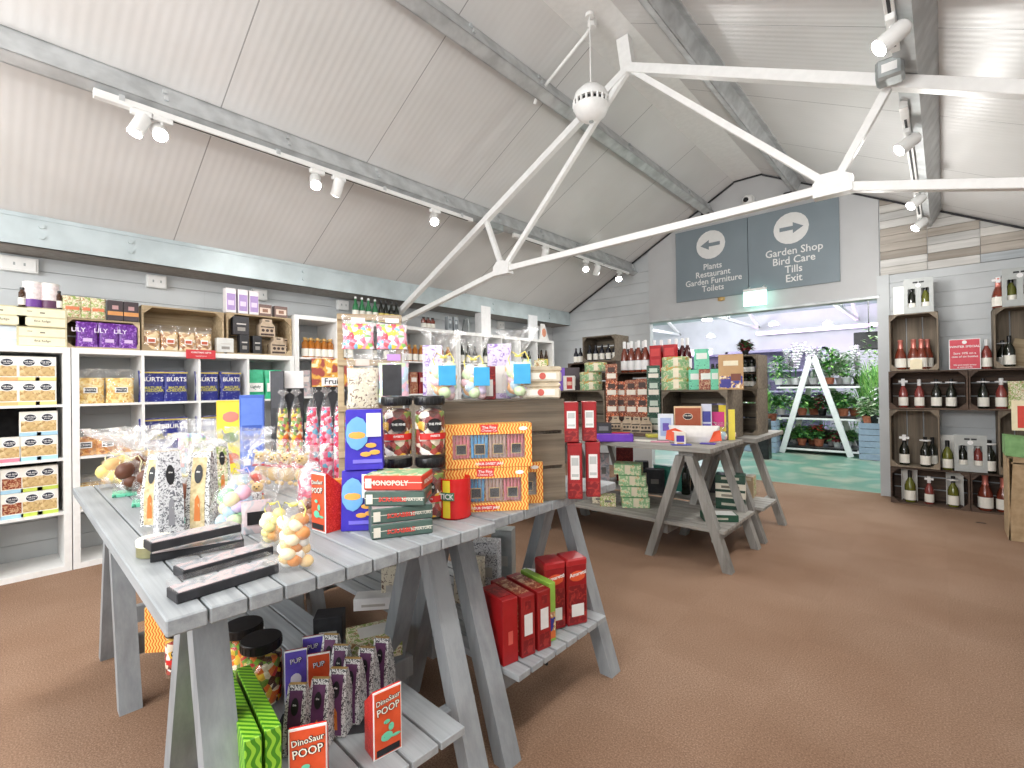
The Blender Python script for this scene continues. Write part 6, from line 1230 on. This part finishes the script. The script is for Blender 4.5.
# front of the table: gifts lying and standing
def mpz(key, b, lb, cat, px, py, turn=0, grp=None, z=TM, sc=None): return tp(key, b, lb, cat, px, py, turn, grp, z=z, sc=sc)
def tray(): return part('shallow_tray', G().box(-.14,.14,-.05,.05,0,.006).box(-.14,.14,-.05,-.044,0,.05,0,.001).box(-.14,.14,.044,.05,0,.05,0,.001).box(-.14,-.134,-.05,.05,0,.05).box(.134,.14,-.05,.05,0,.05).box(-.13,.13,-.044,.044,.006,.045,1), [C((112,60,190)), 'purple_pack'], None)
mpz('tray', tray, 'shallow purple tray of sweets at the front of the mid-room table', 'tray', 613, 441, rad(4))
for i, (px, py, w, d, c_, lb) in enumerate(((621,435,.14,.08,(196,50,50),'flat red packet behind the purple tray'),(640,436,.10,.07,(90,70,60),'flat brown packet beside the red one'),(657,437,.16,.09,(214,206,90),'flat yellow pouch lying on the mid-room table'),(645,441,.16,.09,(238,236,226),'white leaflet lying beside the purple tray'),(660,442,.13,.07,(222,150,170),'pink leaflet lying near the table front'),(681,445,.13,.06,(60,70,180),'blue leaflet lying at the table front, left of its twin'),(708,444,.10,.06,(74,64,170),'blue leaflet lying at the table front by the corner'),(695,440,.16,.05,(232,110,40),'orange packet lying before the white sack'))):
    mpz(('flat', i), one('flat_packet', G().box(-w/2,w/2,-d/2,d/2,0,.006 if 'leaflet' in lb else .022,0,.003), [C(c_)]), lb, 'packet', px, py, rad(10*(i % 3)-8), 'flat packets on the mid-room table')
def sack():
    o = E0('sweet_sack'); g = pouch_g(.34, .12, .115, seed=15); part('sack_body', g, [C((226,222,218))], o, True)
    part('coloured_panel', G().add([(-.185,-.055,.02),(-.08,-.066,.0),(-.05,-.066,.07),(-.12,-.05,.10),(-.18,-.03,.08)], [(0,1,2,3,4)]).add([(.10,-.066,.01),(.18,-.055,.02),(.17,-.03,.09),(.13,-.05,.08)], [(0,1,2,3)]), [C((226,84,44))], o); return o
mpz('sack', sack, 'large white and orange sack lying on the mid-room table', 'sack', 694, 442, rad(-3))
mpz('mugb', boxpack('gift_box', .07, .06, .085, C((236,228,214)), [('f',.15,.85,.25,.75,C((84,60,170))),('f',.2,.8,.05,.18,C((214,170,90)))]), 'cream box with a violet picture before the white sack', 'box', 680, 444.5, rad(5))
mpz('bwb', boxpack('gift_box', .11, .05, .19, C((226,232,240)), [('f',.15,.85,.15,.85,C((170,186,226))),('f',.3,.7,.35,.65,C((110,90,180)))]), 'pale blue picture box left of the brown badge box', 'box', 666, 439.5, rad(0))
def badge():
    w, h = .19, .245; g = G().box(-w/2,w/2,-.03,.03,0,h,0,.001).box(-w*.46,w*.46,-.031,-.03,h*.05,h*.95,1).disc((0,-.0322,h*.7), .034, 2, 1, .72).disc((0,-.0326,h*.7), .031, 3, 1, .7).text('THE FINE', (0,-.0335,h*.72), .013, 2, bold=.02).text('GINGER BISCUITS', (0,-.0335,h*.35), .017, 2, bold=.02).text('hand baked', (0,-.0335,h*.2), .014, 2)
    return part('biscuit_box', g, [C((222,190,150)), C((160,78,46)), C((236,226,210)), C((34,34,40))], None)
mpz('badge', badge, 'brown biscuit box with a round black badge before the right crate', 'box', 688, 439.5, rad(2))
mpz('bljar', boxpack('gift_box', .07, .05, .26, C((206,210,226)), [('f',.1,.9,.5,.8,C((60,64,150))),('f',.1,.9,.15,.45,C((90,80,170)))]), 'tall blue and white box right of the badge box', 'box', 707, 439.5, rad(0))
for i, (px, py, w, z0, z1, c_, lb) in enumerate(((717,440,.13,.09,.20,(226,50,140),'magenta card leaning among the boxes'),(725,439,.08,.0,.25,(240,214,60),'yellow card beside the magenta one'),(730,440,.07,.0,.22,(244,224,90),'second yellow card nearest the table corner'))):
    mpz(('card', i), one('price_card', G().box(-w/2,w/2,-.002,.002,z0,z1,0,.0005).box(-.01,.01,.002,.02,0,z1*.5), [C(c_)]), lb, 'card', px, py+(i==0)*-1, rad(6*i), 'bright cards on the mid-room table')
for i, (px, py) in enumerate(((722,440),(731,438))): mpz(('clr', i), cello(.08, .05, .13, 'sweets_pastel', flare=1.1, tie=None, tz=.55, seed=120+i), 'small clear bag of sweets at the table corner, %s of two' % ['left','right'][i], 'sweet bag', px, py, 0, 'clear bags at the table corner')
# ---- lower shelves
ZL = .2505
for i, (px, py, lv, lb) in enumerate(((630,508,0,'bottom mint fruit-print tin of the pile under the mid-room table'),(629,508,1,'second mint fruit-print tin of the pile under the mid-room table'),(628,508,2,'third mint fruit-print tin of the pile under the mid-room table'),(624,508,3,'top mint fruit-print tin of the pile under the mid-room table'))):
    q = at(px, py, 'Z', ZL); put('fruitt', boxpack('fruit_tin', .2, .13, .082, 'mint_tin_print', [('f',.4,.6,.1,.9,C((226,216,190))),('f',.02,.98,.9,1,C((96,150,100)))]), lb, 'tin', (q.x, q.y+.08, ZL+lv*.0825), fc(q)+rad(6-5*lv), 'fruit-print tins under the table')
for i, (px, py, w, h, k, lb) in enumerate(((598,502,.09,.07,'hamper_print','small kraft box left of the mint tin pile'),(608,505,.12,.08,'floral_cream','small cream box against the mint tin pile'),(655,492,.16,.2,'black_card','black carton behind the near legs under the mid-room table'),(642,488,.12,.24,'black_card','tall black carton beside the mint tin pile'),(625,480,.16,.32,'dark_red_pack','tall dark red carton above the mint tins'),(604,486,.1,.3,'grey_picture_lid','tall grey carton at the left under the mid-room table'),(720,492,.18,.14,'black_card','black carton behind the dark green hamper boxes'))):
    tp(('un', i), boxpack('gift_box', w, .10, h, k, [('f',.3,.7,.4,.6,C((120,116,112)))]), lb, 'box', px, py, 0, 'boxes under the mid-room table', z=ZL)
for i, px in enumerate((686,690)): tp('ubt', bottle('wine_bottle', .3, .038, 'wine_dark', None, 'black_plastic', 'wine'), 'unlabelled dark bottle under the mid-room table, %s of two' % ['left','right'][i], 'bottle', px, 494-i*4, 0, 'dark bottles under the table', z=ZL)
ham = lambda c1, c2: boxpack('hamper_box', .2, .13, .062, c1, [('f',.0,1,.0,.3,C((36,70,56))),('f',.2,.8,.45,.75,C(c2))])
for i, (lv, c1, c2) in enumerate(((1,C((226,220,204)),(150,144,130)),(2,C((226,220,204)),(120,114,100)),(0,C((36,74,58)),(200,196,180)),(3,C((36,74,58)),(190,186,170)))):
    q = at(727, 510, 'Z', ZL); put(('ham', i), ham(c1, c2), '%s hamper box of the stack beside the right legs' % ['second','third','lowest dark green','topmost dark green'][i], 'box', (q.x, q.y+.09, ZL+lv*.063), fc(q)+rad(-4), 'hamper boxes under the table')
q = at(722, 520, 'Z', ZL); put('flatg', boxpack('hamper_box', .22, .12, .045, C((36,80,60)), [('t',.05,.95,.05,.95,C((206,208,204))),('f',.3,.7,.3,.6,C((190,186,170)))]), 'flat dark green box with a pale lid nearest the shelf edge', 'box', (q.x-.02, q.y-.0, ZL), fc(q)+rad(14))
q = at(742, 497, 'Z', ZL); put('tanh', boxpack('storage_box', .16, .14, .17, C((196,172,140)), [('f',.1,.9,.82,.95,C((226,214,190))),('r',.1,.9,.1,.9,'floral_cream')]), 'tan printed box on the lower shelf of the farthest table', 'box', (q.x, q.y+.06, ZL), fc(q)-rad(10))
solo('teal_bag', pouch_g(.3, .10, .20, seed=19), [C((64,150,134))], 'teal green bag slumped under the mid-room table top', 'bag', (yp(668,3.98,.6), 3.98, ZL+.02), 0, smooth=True)
p = at(748, 462, 'Z', .5); solo('orange_tag', G().box(-.05,.05,-.003,.003,-.07,.0,0,.001), [C((236,110,50))], 'small orange card hanging below the farthest table edge', 'tag', (yp(749,4.64,.7), 4.626, .73))
# black speaker or bin by the greenhouse planters
p = at(761, 432, 'Y', 6.6)
q = at(761, 470, 'Z', 0); solo('black_box_stand', G().box(-.09,.09,-.09,.09,0,.62,0,.006).box(-.075,.075,-.092,-.09,.05,.57,1), ['black_plastic','black_card'], 'black upright box standing before the left slatted planter', 'box', (at(763,400,'Y',8.2).x, 8.2, 0))
# ---------------------------------------------------------------- light and camera
def area(name, loc, rot, sx, sy, e, col=(1,1,1)):
    l = bpy.data.lights.new(name, 'AREA'); l.shape = 'RECTANGLE'; l.size = sx; l.size_y = sy; l.energy = e; l.color = col
    o = bpy.data.objects.new(name, l); COL.objects.link(o); o.location = loc; o.rotation_euler = rot; return o
def point(loc, e, r=.12, col=(1,.98,.95)):
    l = bpy.data.lights.new('ceiling_lamp_light', 'POINT'); l.energy = e; l.shadow_soft_size = r; l.color = col
    o = bpy.data.objects.new('ceiling_lamp_light', l); COL.objects.link(o); o.location = loc
area('window_daylight', (-3.2, YB+.05, 1.4), (PI/2, 0, 0), 1.7, 1.5, 30, (.96,.98,1))  # unseen fill panel added behind the camera, at a made-up window
area('window_daylight', (-.3, YB+.05, 1.15), (PI/2, 0, 0), 1.7, 2.0, 34, (.96,.98,1))  # second added fill panel, at the other made-up low window
area('window_daylight', (RX, YB+.05, 2.72), (PI/2, 0, 0), 1.9, .7, 75, (.97,.985,1))  # high fill panel added to brighten both ceiling slopes
for y in (-2.4, -1.0, .4): point((TR[0]-.3, y, TR[1]-.6), 32)  # bare points added as fill, hung clear of the track heads
for y in (-2.4, -1.0): point((TL[0]+.3, y, TL[1]-.5), 30)  # added fill on the left, where no track is built
for y in (4.2, 5.2): point((TR[0]-.3, y, TR[1]-.55), 16, .08)  # far points added to lift the right roof slope, no fixtures
for x, y in ((-7,9.5),(-3.5,8.5),(-1.2,8.2),(-2,12),(-5,12.5),(1.5,10)): point((x, y, 2.7), 120, .3, (.97,.98,1))  # added fill to brighten the greenhouse, apart from its small lamps
point((-1.5, 13.6, 2.1), 18, .3, (.85,.6,1)); point((-5, 12.8, 1.9), 14, .3, (.85,.6,1))
w = bpy.data.worlds.new('world'); S.world = w; w.use_nodes = True
w.node_tree.nodes['Background'].inputs[0].default_value = (.9,.95,1,1); w.node_tree.nodes['Background'].inputs[1].default_value = 1.0
cd = bpy.data.cameras.new('camera'); cam = bpy.data.objects.new('camera', cd); COL.objects.link(cam); S.camera = cam
cd.sensor_width = 36; cd.lens = CF*36/1024; cd.clip_start = .02; cd.clip_end = 60
cam.matrix_world = Matrix.Translation(CAM) @ Matrix((_R2, _U2, -_F)).transposed().to_4x4()
vs = S.view_settings; vs.view_transform = 'Standard'; vs.look = 'None'; vs.gamma = 1; vs.exposure = .1; vs.use_curve_mapping = False
S.cycles.max_bounces = 8; S.cycles.transparent_max_bounces = 24; S.cycles.use_denoising = True
S.cycles.sample_clamp_indirect = 4
